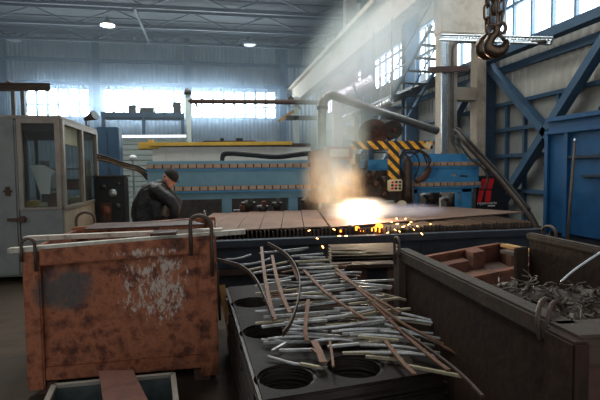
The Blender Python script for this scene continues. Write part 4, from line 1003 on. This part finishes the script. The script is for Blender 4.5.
me_t = me_a.copy()
for m_ in (me_a, me_b): m_.materials.clear(); m_.materials.append(M['sheet_edge'])
zz = SZ; n_top = 26
for i in range(56):
    if zz < .012: break
    o = bpy.data.objects.new('cut_sheet', me_t if i == 0 else (me_a if i < n_top else me_b)); COL.objects.link(o)
    j = V((random.uniform(-.018, .018), random.uniform(-.018, .018), 0)) if i else V((0, 0, 0))
    o.location = NL + j; o.location.z = zz - .0035; o.rotation_euler = (0, 0, random.uniform(-.004, .004) if i else 0)
    if i == 0: tag(o, 'topmost dark steel sheet with round cut outs under the heap of bars', 'sheet', 'stack of cut steel sheets')
    elif i < n_top: tag(o, 'dark steel sheet in the upper stack with round cut outs below the topmost one', 'sheet', 'stack of cut steel sheets')
    else: tag(o, 'dark steel sheet in the wider lower part of the stack', 'sheet', 'stack of cut steel sheets')
    zz -= .0098

# ------------------------------------------------------------------ heap of cut bars
def heap(px, py):
    return .575 + .27 * max(0, min(1, (345 - py) / 85))
def c2(u_, v_): return 200 + u_ / 2.355, 230 + v_ / 2.355
def c3(u_, v_): return 300 + u_ / 2.355, 230 + v_ / 2.355
GR = 'loose bars heaped on the sheet stack'
def rod(p, q, dz=0, m='rod', w=.018, h=.013, bend=0.0, label='thin grey cut steel bar lying crosswise in the heap on the sheets'):
    a = P(*p, Z=heap(*p) + dz); b = P(*q, Z=heap(*q) + dz)
    pts = [a, a * .67 + b * .33 + V((0, 0, bend)), a * .33 + b * .67 + V((0, 0, bend)), b]
    mb = MB()
    if abs(bend) < 1e-4: mb.bar(a, b, w, h, (0, 0, 1), .002)
    else:
        bp_ = bez(pts, 2)
        mb.tube(bp_, [w * .44] * len(bp_), 6)
    return tag(mb.build('steel_bar', m), label, 'bar', GR)
T2 = """205,50,255,42 215,62,290,56 225,75,305,70 230,90,310,88 235,100,340,95 235,112,325,108 235,125,325,118 240,138,355,128 240,152,390,130
130,150,230,140 150,165,300,155 130,192,265,172 220,172,360,165 230,180,435,155 150,205,330,190 215,200,400,195 230,212,420,185 130,220,245,210 145,228,340,205
205,235,440,210 195,240,330,250 215,225,300,240 145,258,330,262 150,265,290,262 160,298,300,325 170,285,205,265 300,205,471,195 340,225,471,210 330,262,440,250
310,240,450,235 340,290,471,285 300,275,430,262 390,298,471,305 270,110,380,100 330,150,430,140 350,175,471,160 380,200,471,185 60,69,120,58 92,82,165,68 108,96,205,75 140,55,255,42 125,102,215,85 150,118,225,108 130,132,215,118"""
T3 = """85,205,260,185 190,205,330,225 240,235,400,243 100,290,230,290 200,270,330,290 230,285,330,300 255,320,385,345 155,298,235,305 0,315,55,325 60,225,200,215 100,245,240,235 90,262,210,258
130,150,190,155 60,130,150,125 0,65,60,65 0,90,90,85 20,110,110,105 150,140,250,165"""
rnd = random.Random(11)
for src, cv in ((T2, c2), (T3, c3)):
    for s in src.split():
        a, b, c, d_ = map(float, s.split(','))
        if rnd.random() < .3: rod(cv(a, b), cv(c, d_), rnd.uniform(-.004, .02), 'rod_tan', label='thin tan cut steel bar lying crosswise in the heap on the sheets')
        else: rod(cv(a, b), cv(c, d_), rnd.uniform(-.004, .02), bend=rnd.choice((0, 0, .008, -.01)))
for a, b, c, d_ in ((395, 312, 468, 332), (405, 319, 457, 329), (385, 324, 440, 344), (360, 345, 432, 351), (372, 353, 441, 357), (350, 335, 420, 340), (380, 331, 452, 341), (365, 318, 430, 322)):
    rod((a, b), (c, d_), .02, bend=.008)
for i in range(20):
    py = rnd.uniform(250, 352); f = (py - 250) / 100
    x0 = rnd.uniform(262, 330 + 80 * f); ln = rnd.uniform(34, 66); sl_ = rnd.uniform(-.12, .06) + (.16 * f if x0 > 350 else 0)
    rod((x0, py), (min(x0 + ln, 395 + 60 * f), py + sl_ * ln), rnd.uniform(-.01, .03), rnd.choice(('rod', 'rod', 'rod', 'rod_tan')), bend=rnd.choice((0, 0, .01)), label='thin cut steel bar lying loose across the top of the heap')
# more bars below them, down to the sheets
for i in range(75):
    py = rnd.uniform(252, 348); f = (py - 250) / 110
    x0 = rnd.uniform(255 + 2 * f, 305 + 70 * f); ln = rnd.uniform(28, 52); sl_ = rnd.uniform(-.22, .12)
    if py > 300 and x0 < 275: x0 += 30
    dz = -rnd.uniform(.02, 1) * (heap(0, py) - .57)
    x1_ = min(x0 + ln, 440); mid = P((x0 + x1_) / 2, py + sl_ * ln / 2, Z=heap(0, py) + dz) - NL; mid.z = 0
    if not (.05 < mid.dot(un) < u.length - .05 and .05 < mid.dot(vn) < v.length - .05): continue
    rod((x0, py), (x1_, py + sl_ * ln), dz, rnd.choice(('rebar', 'rod_deep', 'rod_deep', 'strip')), label='cut steel bar coloured darker as in shade deep in the heap on the sheets')  # shade put into the bar colours so the top bars stand out
def strip(pts, cv, label, w=.022, th=.008, m='strip', dz=.008):
    q = bez([P(*cv(*p), Z=heap(*cv(*p)) + dz + .022) for p in pts], 5); mb = MB(); rings = []
    for i, p in enumerate(q):
        tn = (q[min(i + 1, len(q) - 1)] - q[max(i - 1, 0)]).normalized(); s = V((0, 0, 1)).cross(tn).normalized() * w / 2; n_ = V((0, 0, th / 2))
        rings.append([mb.bm.verts.new(p + k) for k in (-s - n_, s - n_, s + n_, -s + n_)])
    for i in range(len(rings) - 1):
        for k in range(4): mb.bm.faces.new((rings[i][k], rings[i][(k + 1) % 4], rings[i + 1][(k + 1) % 4], rings[i + 1][k]))
    mb.bm.faces.new(rings[0]); mb.bm.faces.new(rings[-1][::-1])
    return tag(mb.build('steel_strip', m), label, 'strip', 'long strips running through the heap of bars')
strip([(145, 40), (150, 90), (160, 150), (176, 212)], c2, 'brown flat strip along the left side of the bar heap')
strip([(40, 70), (95, 85), (130, 115), (155, 165), (172, 210)], c2, 'thin dark strip curving around the left rear of the bar heap', .008, .025, 'rebar')
strip([(160, 32), (205, 60), (232, 105), (232, 160), (215, 215), (195, 245)], c2, 'thin grey strip curving over the middle of the bar heap', .008, .03, 'rebar', .03)
strip([(170, 60), (180, 110), (192, 150), (212, 195)], c2, 'short brown strip right of the leftmost strip in the heap')
strip([(245, 95), (300, 150), (390, 210)], c2, 'rust orange strip slanting through the middle of the heap')
strip([(320, 100), (380, 140), (471, 195)], c2, 'brown strip slanting through the upper right of the heap')
strip([(255, 165), (248, 230), (252, 262)], c2, 'brown strip standing upright in the picture between the two large cut outs')
strip([(268, 262), (280, 285), (290, 312)], c2, 'short pale brown strip end over the front cut out', .035)
strip([(85, 90), (150, 150), (235, 215), (300, 250), (340, 270)], c3, 'long rusty strip down the right side of the heap')
strip([(170, 170), (240, 240), (310, 300), (350, 330)], c3, 'dark rusty strip below the long rusty strip at the right')
strip([(240, 235), (330, 300), (385, 345), (430, 392)], c3, 'longest strip pointing down past the right corner of the stack', .013, .012, 'rebar')
strip([(200, 260), (240, 310), (270, 340)], c3, 'short brown strip pointing down at the front right of the heap')
strip([(30, 280), (45, 292), (60, 312)], c3, 'stub of strip at the front edge beside the right cut out')
strip([(330, 270), (380, 298), (416, 322)], c3, 'thin tan strip sticking out right of the heap', .012, .01)
strip([(214, 70), (222, 92), (232, 118)], c2, 'short rusty strip at the rear of the heap')
strip([(70, 262), (76, 300), (78, 322)], c3, 'thin strip lying beside the right cut out', .012)

# ------------------------------------------------------------------ crane hook on chains
HD = 3.0
hc = P(494, 44, D=HD)
rx = ROT @ V((1, 0, 0)); px_ = HD / F
def H(x, y, dd=0): return P(x, y, D=HD + dd)
t = thing('crane_hook', 'heavy brown steel crane hook hanging from chains at the top right', 'hook', H(494, 58))
hk = [H(496.5, 27), H(495.5, 33), H(491, 38), H(488.5, 44), H(490, 49.5), H(496, 52), H(502, 49.5), H(505.5, 44.5), H(506.5, 39.5)]
hr_ = [.022, .024, .028, .034, .04, .042, .036, .026, .012]
q = bez(hk, 5); rr = []
for i in range(len(q)):
    f = i / 5; k = min(int(f), len(hr_) - 2); rr.append(hr_[k] + (hr_[k + 1] - hr_[k]) * (f - k))
part(MB().tube(q, rr, 14), 'hook_body', 'hook', None, t, True)
hk2 = [H(x - 5, y + 3, .09) for x, y in ((494, 30), (492, 34), (488, 39), (486, 45), (488, 50), (493, 52), (499, 50), (503, 45))]
q = bez(hk2, 5); part(MB().tube(q, [.022 + .016 * math.sin(PI * min(1, i / len(q) * 1.1)) for i in range(len(q))], 12), 'rear_hook', 'hook', None, t, True)
ring = [H(492 + 5 * math.cos(a_), 30 + 5.5 * math.sin(a_)) for a_ in [2 * PI * k / 16 for k in range(16)]]
part(MB().tube(ring, .012, 10, closed=True), 'shackle', 'hook', None, t, True)
ring = [H(502 + 4 * math.cos(a_), 28 + 5 * math.sin(a_), .04) for a_ in [2 * PI * k / 16 for k in range(16)]]
part(MB().tube(ring, .011, 10, closed=True), 'shackle', 'hook', None, t, True)
part(MB().bar(H(498, 33), H(506, 42), .012, .03, (0, 1, 0), .003), 'safety_latch', 'pipe_dark', None, t)
def chain(x, y0, dd, label, ph):
    mb = MB(); p = H(x, y0, dd); Lk = .085; z = p.z + Lk * .3; k = ph
    while z < 5.2:
        pts = []
        for i in range(14):
            a_ = 2 * PI * i / 14; w_ = .02 * math.cos(a_); h_ = .024 * math.sin(a_) + (.025 if math.sin(a_) > 0 else -.025)
            pts.append(V((p.x, p.y, z + h_)) + (rx * w_ if k % 2 else V((-rx.y, rx.x, 0)) * w_))
        mb.tube(pts, .0075, 7, closed=True); z += Lk * .92; k += 1
    o = mb.build('lifting_chain', 'hook', None, True); tag(o, label, 'chain', 'chains holding the crane hook')
chain(487, 29, .02, 'leftmost of the steel chains above the crane hook', 0)
chain(493.5, 24, 0, 'middle steel chain holding the crane hook', 1)
chain(500.5, 23, .03, 'right steel chain above the crane hook', 0)
chain(496.5, 12, .1, 'steel chain hanging behind the middle hook chain', 1)
o = MB().ibeam(H(420, -200) * 1.0, H(580, -200), .12, .2).build('spreader_beam', 'rust_dark')
t_ = max(v_.co.z for v_ in o.data.vertices); o.location.z = 5.2; tag(o, 'steel spreader beam above the picture carrying the chains', 'beam')

# ------------------------------------------------------------------ the man bending at the table
def skin_bm(pts, edges, rad, levels=2):
    me = bpy.data.meshes.new('tmp'); me.from_pydata([p.to_tuple() for p in pts], edges, [])
    o = bpy.data.objects.new('tmp', me); COL.objects.link(o)
    m = o.modifiers.new('s', 'SKIN'); m.use_smooth_shade = True
    for i, r in enumerate(rad):
        r = r if isinstance(r, tuple) else (r, r); me.skin_vertices[0].data[i].radius = r
    me.skin_vertices[0].data[0].use_root = True
    s = o.modifiers.new('d', 'SUBSURF'); s.levels = levels; s.render_levels = levels
    r = bpy.data.meshes.new_from_object(o.evaluated_get(bpy.context.evaluated_depsgraph_get()))
    bpy.data.objects.remove(o); return r
def fuse(mb, voxel):
    """one continuous surface out of overlapping shapes"""
    me = bpy.data.meshes.new('tmp'); mb.bm.to_mesh(me); mb.bm.free()
    o = bpy.data.objects.new('tmp', me); COL.objects.link(o)
    m = o.modifiers.new('r', 'REMESH'); m.mode = 'VOXEL'; m.voxel_size = voxel
    s = o.modifiers.new('c', 'SMOOTH'); s.factor = .5; s.iterations = 3
    r = bpy.data.meshes.new_from_object(o.evaluated_get(bpy.context.evaluated_depsgraph_get()))
    bpy.data.objects.remove(o); mb = MB(); mb.bm.from_mesh(r); return mb
MD = 7.0
def J(x, y, dd=0.0): return P(x, y, D=MD + dd)
pel, sp, ch, nb = J(147, 222), J(146, 207), J(154, 194), J(163.5, 186.5)
hd = J(169.5, 178.8); 
joints = [pel, sp, ch, nb, J(166.5, 183),
    J(158, 191.5, -.19), J(174, 205.5, -.27), J(174.5, 217, -.3),
    J(162, 190, .18), J(178, 204, .26), J(171, 212, .05),
    J(147, 224, -.1), J(158, 249, -.12), J(147, 271, -.1), J(155, 275, -.12),
    J(146, 224, .1), J(156, 248, .14), J(141, 270, .14), J(149, 274, .12)]
edges = [(0, 1), (1, 2), (2, 3), (3, 4), (2, 5), (5, 6), (6, 7), (2, 8), (8, 9), (9, 10), (0, 11), (11, 12), (12, 13), (13, 14), (0, 15), (15, 16), (16, 17), (17, 18)]
for k in (13, 17): joints[k].z = max(joints[k].z, .09)
for k in (14, 18): joints[k].z = .045
rads = [.14, .14, .15, .07, .06, .07, .05, .035, .07, .05, .035, .1, .065, .045, .04, .1, .065, .045, .04]
body = MB(); body.bm.from_mesh(skin_bm(joints, edges, rads))
fw_ = (J(176, 184) - hd).normalized(); upv = (hd - J(166.5, 183)).normalized(); upv = (upv - fw_ * upv.dot(fw_)).normalized(); sd = fw_.cross(upv)
RH = Matrix((fw_, sd, upv)).transposed()
def hpnt(f, s_, u_): return hd + fw_ * f + sd * s_ + upv * u_
def hsph(mb, c, sx, sy, sz):
    b = bmesh.new(); bmesh.ops.create_uvsphere(b, u_segments=18, v_segments=12, radius=1); bmesh.ops.scale(b, vec=(sx, sy, sz), verts=b.verts)
    bmesh.ops.transform(b, matrix=RH.to_4x4(), verts=b.verts); bmesh.ops.translate(b, vec=c, verts=b.verts); return mb.merge(b)
hsph(body, hpnt(0, 0, .01), .1, .078, .115); hsph(body, hpnt(.045, 0, -.06), .055, .055, .06)
body.tube([hpnt(.085, 0, .02), hpnt(.118, 0, -.022), hpnt(.09, 0, -.03)], [.01, .017, .012], 8)
for s_ in (-1, 1): hsph(body, hpnt(-.01, .08 * s_, -.005), .022, .012, .034)
hsph(body, hpnt(.092, 0, -.055), .014, .026, .008); hsph(body, hpnt(.09, 0, -.07), .013, .022, .008)
for s_ in (-1, 1): hsph(body, hpnt(.086, .032 * s_, .026), .014, .022, .01)
# hands: palm, four bent fingers and a thumb, closed on the grinder
def hand(mb, wrist, fdir, side, grow=0.0):
    f = V(fdir).normalized(); s_ = V(side); s_ = (s_ - f * s_.dot(f)).normalized(); dn = f.cross(s_)
    if dn.z > 0: dn = -dn
    mb.tube([wrist, wrist + f * .045, wrist + f * .085], [.03 + grow, .038 + grow, .034 + grow], 10)
    for k, (ln, o_) in enumerate(((.07, -.03), (.08, -.01), (.075, .01), (.06, .03))):
        a = wrist + f * .08 + s_ * o_; b_ = a + f * ln * .5 + dn * .006; c = b_ + f * ln * .2 + dn * ln * .42; e_ = c - f * ln * .25 + dn * ln * .2
        mb.tube([a, b_, c, e_], [.0105 + grow, .01 + grow, .0095 + grow, .008 + grow], 8)
    a = wrist + f * .03 - s_ * .03; mb.tube([a, a - s_ * .025 + f * .03 + dn * .015, a - s_ * .012 + f * .055 + dn * .04], [.014 + grow, .012 + grow, .009 + grow], 8)
xr = ROT @ V((1, 0, 0)); dp_ = ROT @ V((0, 0, -1))
hand(body, joints[7], xr * .6 + V((0, 0, -.6)) + dp_ * .2, dp_); hand(body, joints[10], xr * .7 + V((0, 0, -.5)) - dp_ * .25, -dp_)
t = thing('person', 'person in black jacket and dark cap bending over the table with a tool', 'person', (pel.x, pel.y, 0))
part(fuse(body, .009), 'body', 'skin', None, t, True)
for s_ in (-1, 1):
    m_ = MB(); hsph(m_, hpnt(.098, .032 * s_, .018), .006, .011, .006); part(m_, 'eye', 'eye', None, t, True)
# jacket: torso and sleeves, collar, hem
jj = [J(147.5, 224), J(144.5, 207), J(153, 194), J(161.5, 188), joints[5] + V((0, 0, .005)), joints[6], joints[7] + (joints[6] - joints[7]) * .12, joints[8], joints[9], joints[10] + (joints[9] - joints[10]) * .12]
jk = MB()
def limb(mb, pts, rads):
    pts = bez(pts, 4); r = []
    for i in range(len(pts)):
        f = i / 4; k = min(int(f), len(rads) - 2); r.append(rads[k] + (rads[k + 1] - rads[k]) * (f - k))
    mb.tube(pts, r, 14)
    for p, q in ((pts[0], r[0]), (pts[-1], r[-1])): mb.sphere(p, q, 14, 10)
for dd in (-.09, 0, .09):
    limb(jk, [p + dp_ * dd for p in (J(148, 223), J(146, 208), J(153.5, 194), J(160.5, 187.5))], [.17, .18, .175, .115])
for dd in (-.1, .05): limb(jk, [J(158, 199) + dp_ * dd, J(161, 211) + dp_ * dd, J(160, 222) + dp_ * dd], [.14, .15, .13])
limb(jk, [J(156, 194.5, -.14), jj[4], jj[5], jj[6]], [.13, .115, .085, .062])
limb(jk, [J(158, 193.5, .14), jj[7], jj[8], jj[9]], [.13, .11, .08, .06])
jk = fuse(jk, .014)
for v_ in jk.bm.verts:
    n_ = noise.noise(v_.co * 7) * .018 + noise.noise(v_.co * 16) * .009; v_.co += (v_.co - ch).normalized() * n_
jak_ = part(jk, 'jacket', 'jacket', None, t, True)
part(MB().tube(bez([J(163, 187, -.09), J(166.5, 186.5, -.02), J(166, 184.5, .07), J(161.5, 184, .06), J(160, 185.5, -.06), J(163, 187, -.09)], 4), .026, 8), 'collar', 'jacket', None, jak_, True)
tr = MB(); tr.bm.from_mesh(skin_bm([pel] + joints[11:14] + joints[15:18], [(0, 1), (1, 2), (2, 3), (0, 4), (4, 5), (5, 6)], [.17, .125, .092, .075, .125, .092, .075]))
part(fuse(tr, .014), 'trousers', 'trousers', None, t, True)
for a, b in ((13, 14), (17, 18)):
    f_ = joints[b] - joints[a]; f_.z = 0; f_.normalize(); c = joints[a]
    m_ = MB().tube([V((c.x, c.y, .17)), V((c.x, c.y, .09)), V((c.x, c.y, .05)) + f_ * .02], [.062, .06, .055], 12)
    m_.tube([V((c.x, c.y, .045)) - f_ * .06, V((c.x, c.y, .05)), V((c.x, c.y, .045)) + f_ * .12, V((c.x, c.y, .035)) + f_ * .2], [.04, .046, .044, .03], 12)
    part(m_, 'boot', 'boots', None, t, True)
cp = MB(); b = bmesh.new(); bmesh.ops.create_uvsphere(b, u_segments=20, v_segments=14, radius=1)
bmesh.ops.delete(b, geom=[v_ for v_ in b.verts if v_.co.z < -.32], context='VERTS'); bmesh.ops.scale(b, vec=(.116, .096, .108), verts=b.verts)
bmesh.ops.transform(b, matrix=(RH @ Euler((0, .12, 0)).to_matrix()).to_4x4(), verts=b.verts); bmesh.ops.translate(b, vec=hpnt(-.008, 0, .045), verts=b.verts); cp.merge(b)
cap_ = part(cp, 'cap', 'cap', None, t, True)
part(MB().poly([hpnt(.085, -.06, .055), hpnt(.135, -.04, .045), hpnt(.15, 0, .043), hpnt(.135, .04, .045), hpnt(.085, .06, .055)], .008, upv), 'cap_peak', 'cap', None, cap_)
hr2 = MB(); hsph(hr2, hpnt(-.04, 0, -.01), .05, .068, .045); part(hr2, 'hair', 'cap', None, t, True)
m_ = MB(); hand(m_, joints[10], xr * .7 + V((0, 0, -.5)) - dp_ * .25, -dp_, .004); part(fuse(m_, .006), 'glove', 'glove', 'reddish work glove', t, True)
m_ = MB(); hand(m_, joints[7], xr * .6 + V((0, 0, -.6)) + dp_ * .2, dp_, .004); part(fuse(m_, .006), 'glove', 'jacket', 'dark work glove', t, True)
# grinder in his hands
ga, gb = J(171, 217.5, -.2), J(180, 221.5, -.2)
t = thing('angle_grinder', 'dark angle grinder held in the bent man\'s gloved hands', 'tool', gb)
part(MB().tube([ga, ga * .5 + gb * .5, gb], [.032, .036, .03], 12), 'motor_body', 'machine', None, t, True)
part(MB().cyl(gb + V((.01, 0, .01)), gb + V((.02, 0, -.05)), .03, 12), 'gear_head', 'pipe_dark', None, t, True)
part(MB().cyl(gb + V((.02, 0, -.05)), gb + V((.021, 0, -.056)), .063, 20), 'cutting_disc', 'rust_dark', None, t)
part(MB().cyl(gb * .8 + ga * .2, J(170.5, 213.5, .05), .014, 10), 'side_handle', 'rubber', None, t, True)
part(MB().tube(bez([ga, J(166, 216, -.2), J(162, 226, -.25), J(165, 245, -.3)], 6), .008, 6), 'cord', 'rubber', None, t, True)

# ------------------------------------------------------------------ flame, sparks, smoke, haze
fp = P(362, 217, Z=PZ + .05)
fm = MB(); rnd = random.Random(5)
fm.sphere(fp + V((0, 0, .02)), .075, sc=(1.6, 1, .8))
for k in range(9):
    a_ = rnd.uniform(0, 6.28); fm.tube([fp, fp + V((.12 * math.cos(a_), .08 * math.sin(a_), rnd.uniform(.02, .1))), fp + V((.24 * math.cos(a_), .12 * math.sin(a_), rnd.uniform(.03, .2)))], [.045, .03, .004], 8)
o = fm.build('cutting_flame', 'flame', None, True); tag(o, 'blinding white cutting flame where the torch meets the large plate', 'flame')
l = bpy.data.lights.new('flame_light', 'POINT'); l.energy = 70; l.color = (1, .74, .46); l.shadow_soft_size = .08
lo = bpy.data.objects.new('flame_light', l); COL.objects.link(lo); lo.location = fp + V((-.02, -.05, .2))
em = MB()
for (x, y, r) in ((357, 228.5, .03), (362, 231, .02), (379, 226.5, .045), (374, 229.5, .035), (380, 231, .02), (341, 231, .018)): 
    p = P(x, y, Y=ty0 + .18); em.sphere(p, r, 8, 6, sc=(1.2, .8, .9))
o = em.build('molten_drips', 'ember', None, True); tag(o, 'glowing orange molten drips between the slats under the flame', 'drips', kind='stuff')
sp_ = MB()
for (x, y) in ((391, 222), (396, 224), (402, 227), (399, 231), (405, 230), (408, 225), (413, 229), (417, 226), (403, 236), (410, 222), (424, 228), (421, 233), (421.5, 239), (394, 229), (387, 233), (338, 236), (330, 240), (345, 243), (352, 246), (359, 238), (371, 241), (378, 246), (316, 238), (308, 231), (322, 246), (386, 240), (430, 224), (396, 218), (405, 219), (345, 236), (333, 229)):
    p = P(x, y, Y=ty0 - rnd.uniform(-.3, .3)); a_ = rnd.uniform(-.5, .9); s = rnd.uniform(.012, .035)
    sp_.tube([p, p + V((s * math.cos(a_), 0, -s * math.sin(a_)))], rnd.uniform(.003, .006), 5)
o = sp_.build('sparks', 'spark'); tag(o, 'orange sparks flying off the cutting flame', 'sparks', kind='stuff')

def smoke_mat(name, col, dens, aniso=.2, scale=2.2, cut=.42):
    m, nt, out = nodes(name)
    tc = nt.nodes.new('ShaderNodeTexCoord'); ln = nt.nodes.new('ShaderNodeVectorMath'); ln.operation = 'LENGTH'
    nt.links.new(tc.outputs['Object'], ln.inputs[0])
    fall = math_node(nt, 'SUBTRACT', 1.0, ln.outputs['Value'], clamp=True)
    fall = math_node(nt, 'POWER', fall, 1.2)
    nz = N(nt, 'ShaderNodeTexNoise', Scale=scale, Detail=3, Roughness=.6, Distortion=.4); nt.links.new(tc.outputs['Object'], nz.inputs['Vector'])
    w_ = math_node(nt, 'MULTIPLY', math_node(nt, 'SUBTRACT', nz.outputs[0], cut - .2, clamp=True), 2.4)
    d = math_node(nt, 'MULTIPLY', math_node(nt, 'MULTIPLY', fall, w_), dens)
    v_ = nt.nodes.new('ShaderNodeVolumeScatter'); v_.inputs['Color'].default_value = srgb(col); v_.inputs['Anisotropy'].default_value = aniso
    nt.links.new(d, v_.inputs['Density']); nt.links.new(v_.outputs[0], out.inputs['Volume']); return m
def puff(px, py, D, r, m, label, rot=(0, 0, 0)):
    b = MB().sphere((0, 0, 0), 1, 20, 14); me = bpy.data.meshes.new('smoke'); b.bm.to_mesh(me); b.bm.free(); me.materials.append(m)
    o = bpy.data.objects.new('smoke', me); COL.objects.link(o); o.location = P(px, py, D=D); o.scale = r; o.rotation_euler = rot
    return tag(o, label, 'smoke', 'smoke rising from the flame', 'stuff')
puff(363, 213, 7.3, (.62, .45, .27), smoke_mat('smoke_hot', (250, 240, 238), 12, 0), 'dense glowing smoke billowing around the white flame')
puff(334, 188, 7.5, (.56, .45, .7), smoke_mat('smoke_warm', (228, 190, 152), 16, .2, 2.6, .56), 'brownish lit smoke rising left of the flame', (0, -.3, 0))
puff(404, 211, 7.4, (.8, .4, .13), smoke_mat('smoke_low', (222, 212, 240), 9), 'thin lilac smoke creeping right over the plate')
puff(338, 146, 8.0, (.6, .5, 1.05), smoke_mat('smoke_mid', (212, 222, 200), 4.5), 'greenish smoke column in front of the exhaust pipe', (0, .08, 0))
puff(350, 80, 9.6, (1.1, 1.0, 1.7), smoke_mat('smoke_high', (214, 224, 212), 3.2), 'pale smoke drifting up past the runway girder', (0, .4, 0))
puff(385, 35, 11.0, (2.2, 1.3, 1.3), smoke_mat('smoke_top', (214, 222, 220), 1.5), 'thin smoke spreading under the roof before the girder', (0, -.5, 0))
m, nt, out = nodes('haze'); v_ = nt.nodes.new('ShaderNodeVolumeScatter'); v_.inputs['Color'].default_value = (.78, .9, 1, 1); v_.inputs['Density'].default_value = .0036; v_.inputs['Anisotropy'].default_value = .4
nt.links.new(v_.outputs[0], out.inputs['Volume'])
M['haze'] = m
o = puff(150, 104, 33.5, (13, 4.5, 2.9), smoke_mat('window_bloom', (200, 226, 255), .15, .6, 1.0, .3), 'dusty haze thickened to imitate lens bloom before the back windows', (0, 0, 0)); o.name = 'haze'; o['category'] = 'haze'; del o['group']  # haze volume added mostly for the lens bloom around the windows
o = MB().box(((XL + XR) / 2, (10.2 + YB) / 2, ZC / 2), (XR - XL - .3, YB - 10.4, ZC - .3)).build('haze', 'haze'); o['label'] = 'bluish dusty haze filling the far hall'; o['kind'] = 'stuff'; o['category'] = 'haze'
# ------------------------------------------------------------------ light
w = bpy.data.worlds.new('sky'); sc.world = w; w.use_nodes = True
bg = w.node_tree.nodes['Background']; bg.inputs[0].default_value = (0.9, 0.95, 1.0, 1); bg.inputs[1].default_value = 0.7
sc.view_settings.view_transform = 'Standard'; sc.view_settings.look = 'None'; sc.view_settings.gamma = 1; sc.view_settings.use_curve_mapping = False
sc.view_settings.exposure = 0.3
sc.cycles.use_denoising = True
sc.cycles.volume_max_steps = 256
sc.cycles.max_bounces = 8
sc.cycles.transparent_max_bounces = 16
sc.cycles.volume_bounces = 1
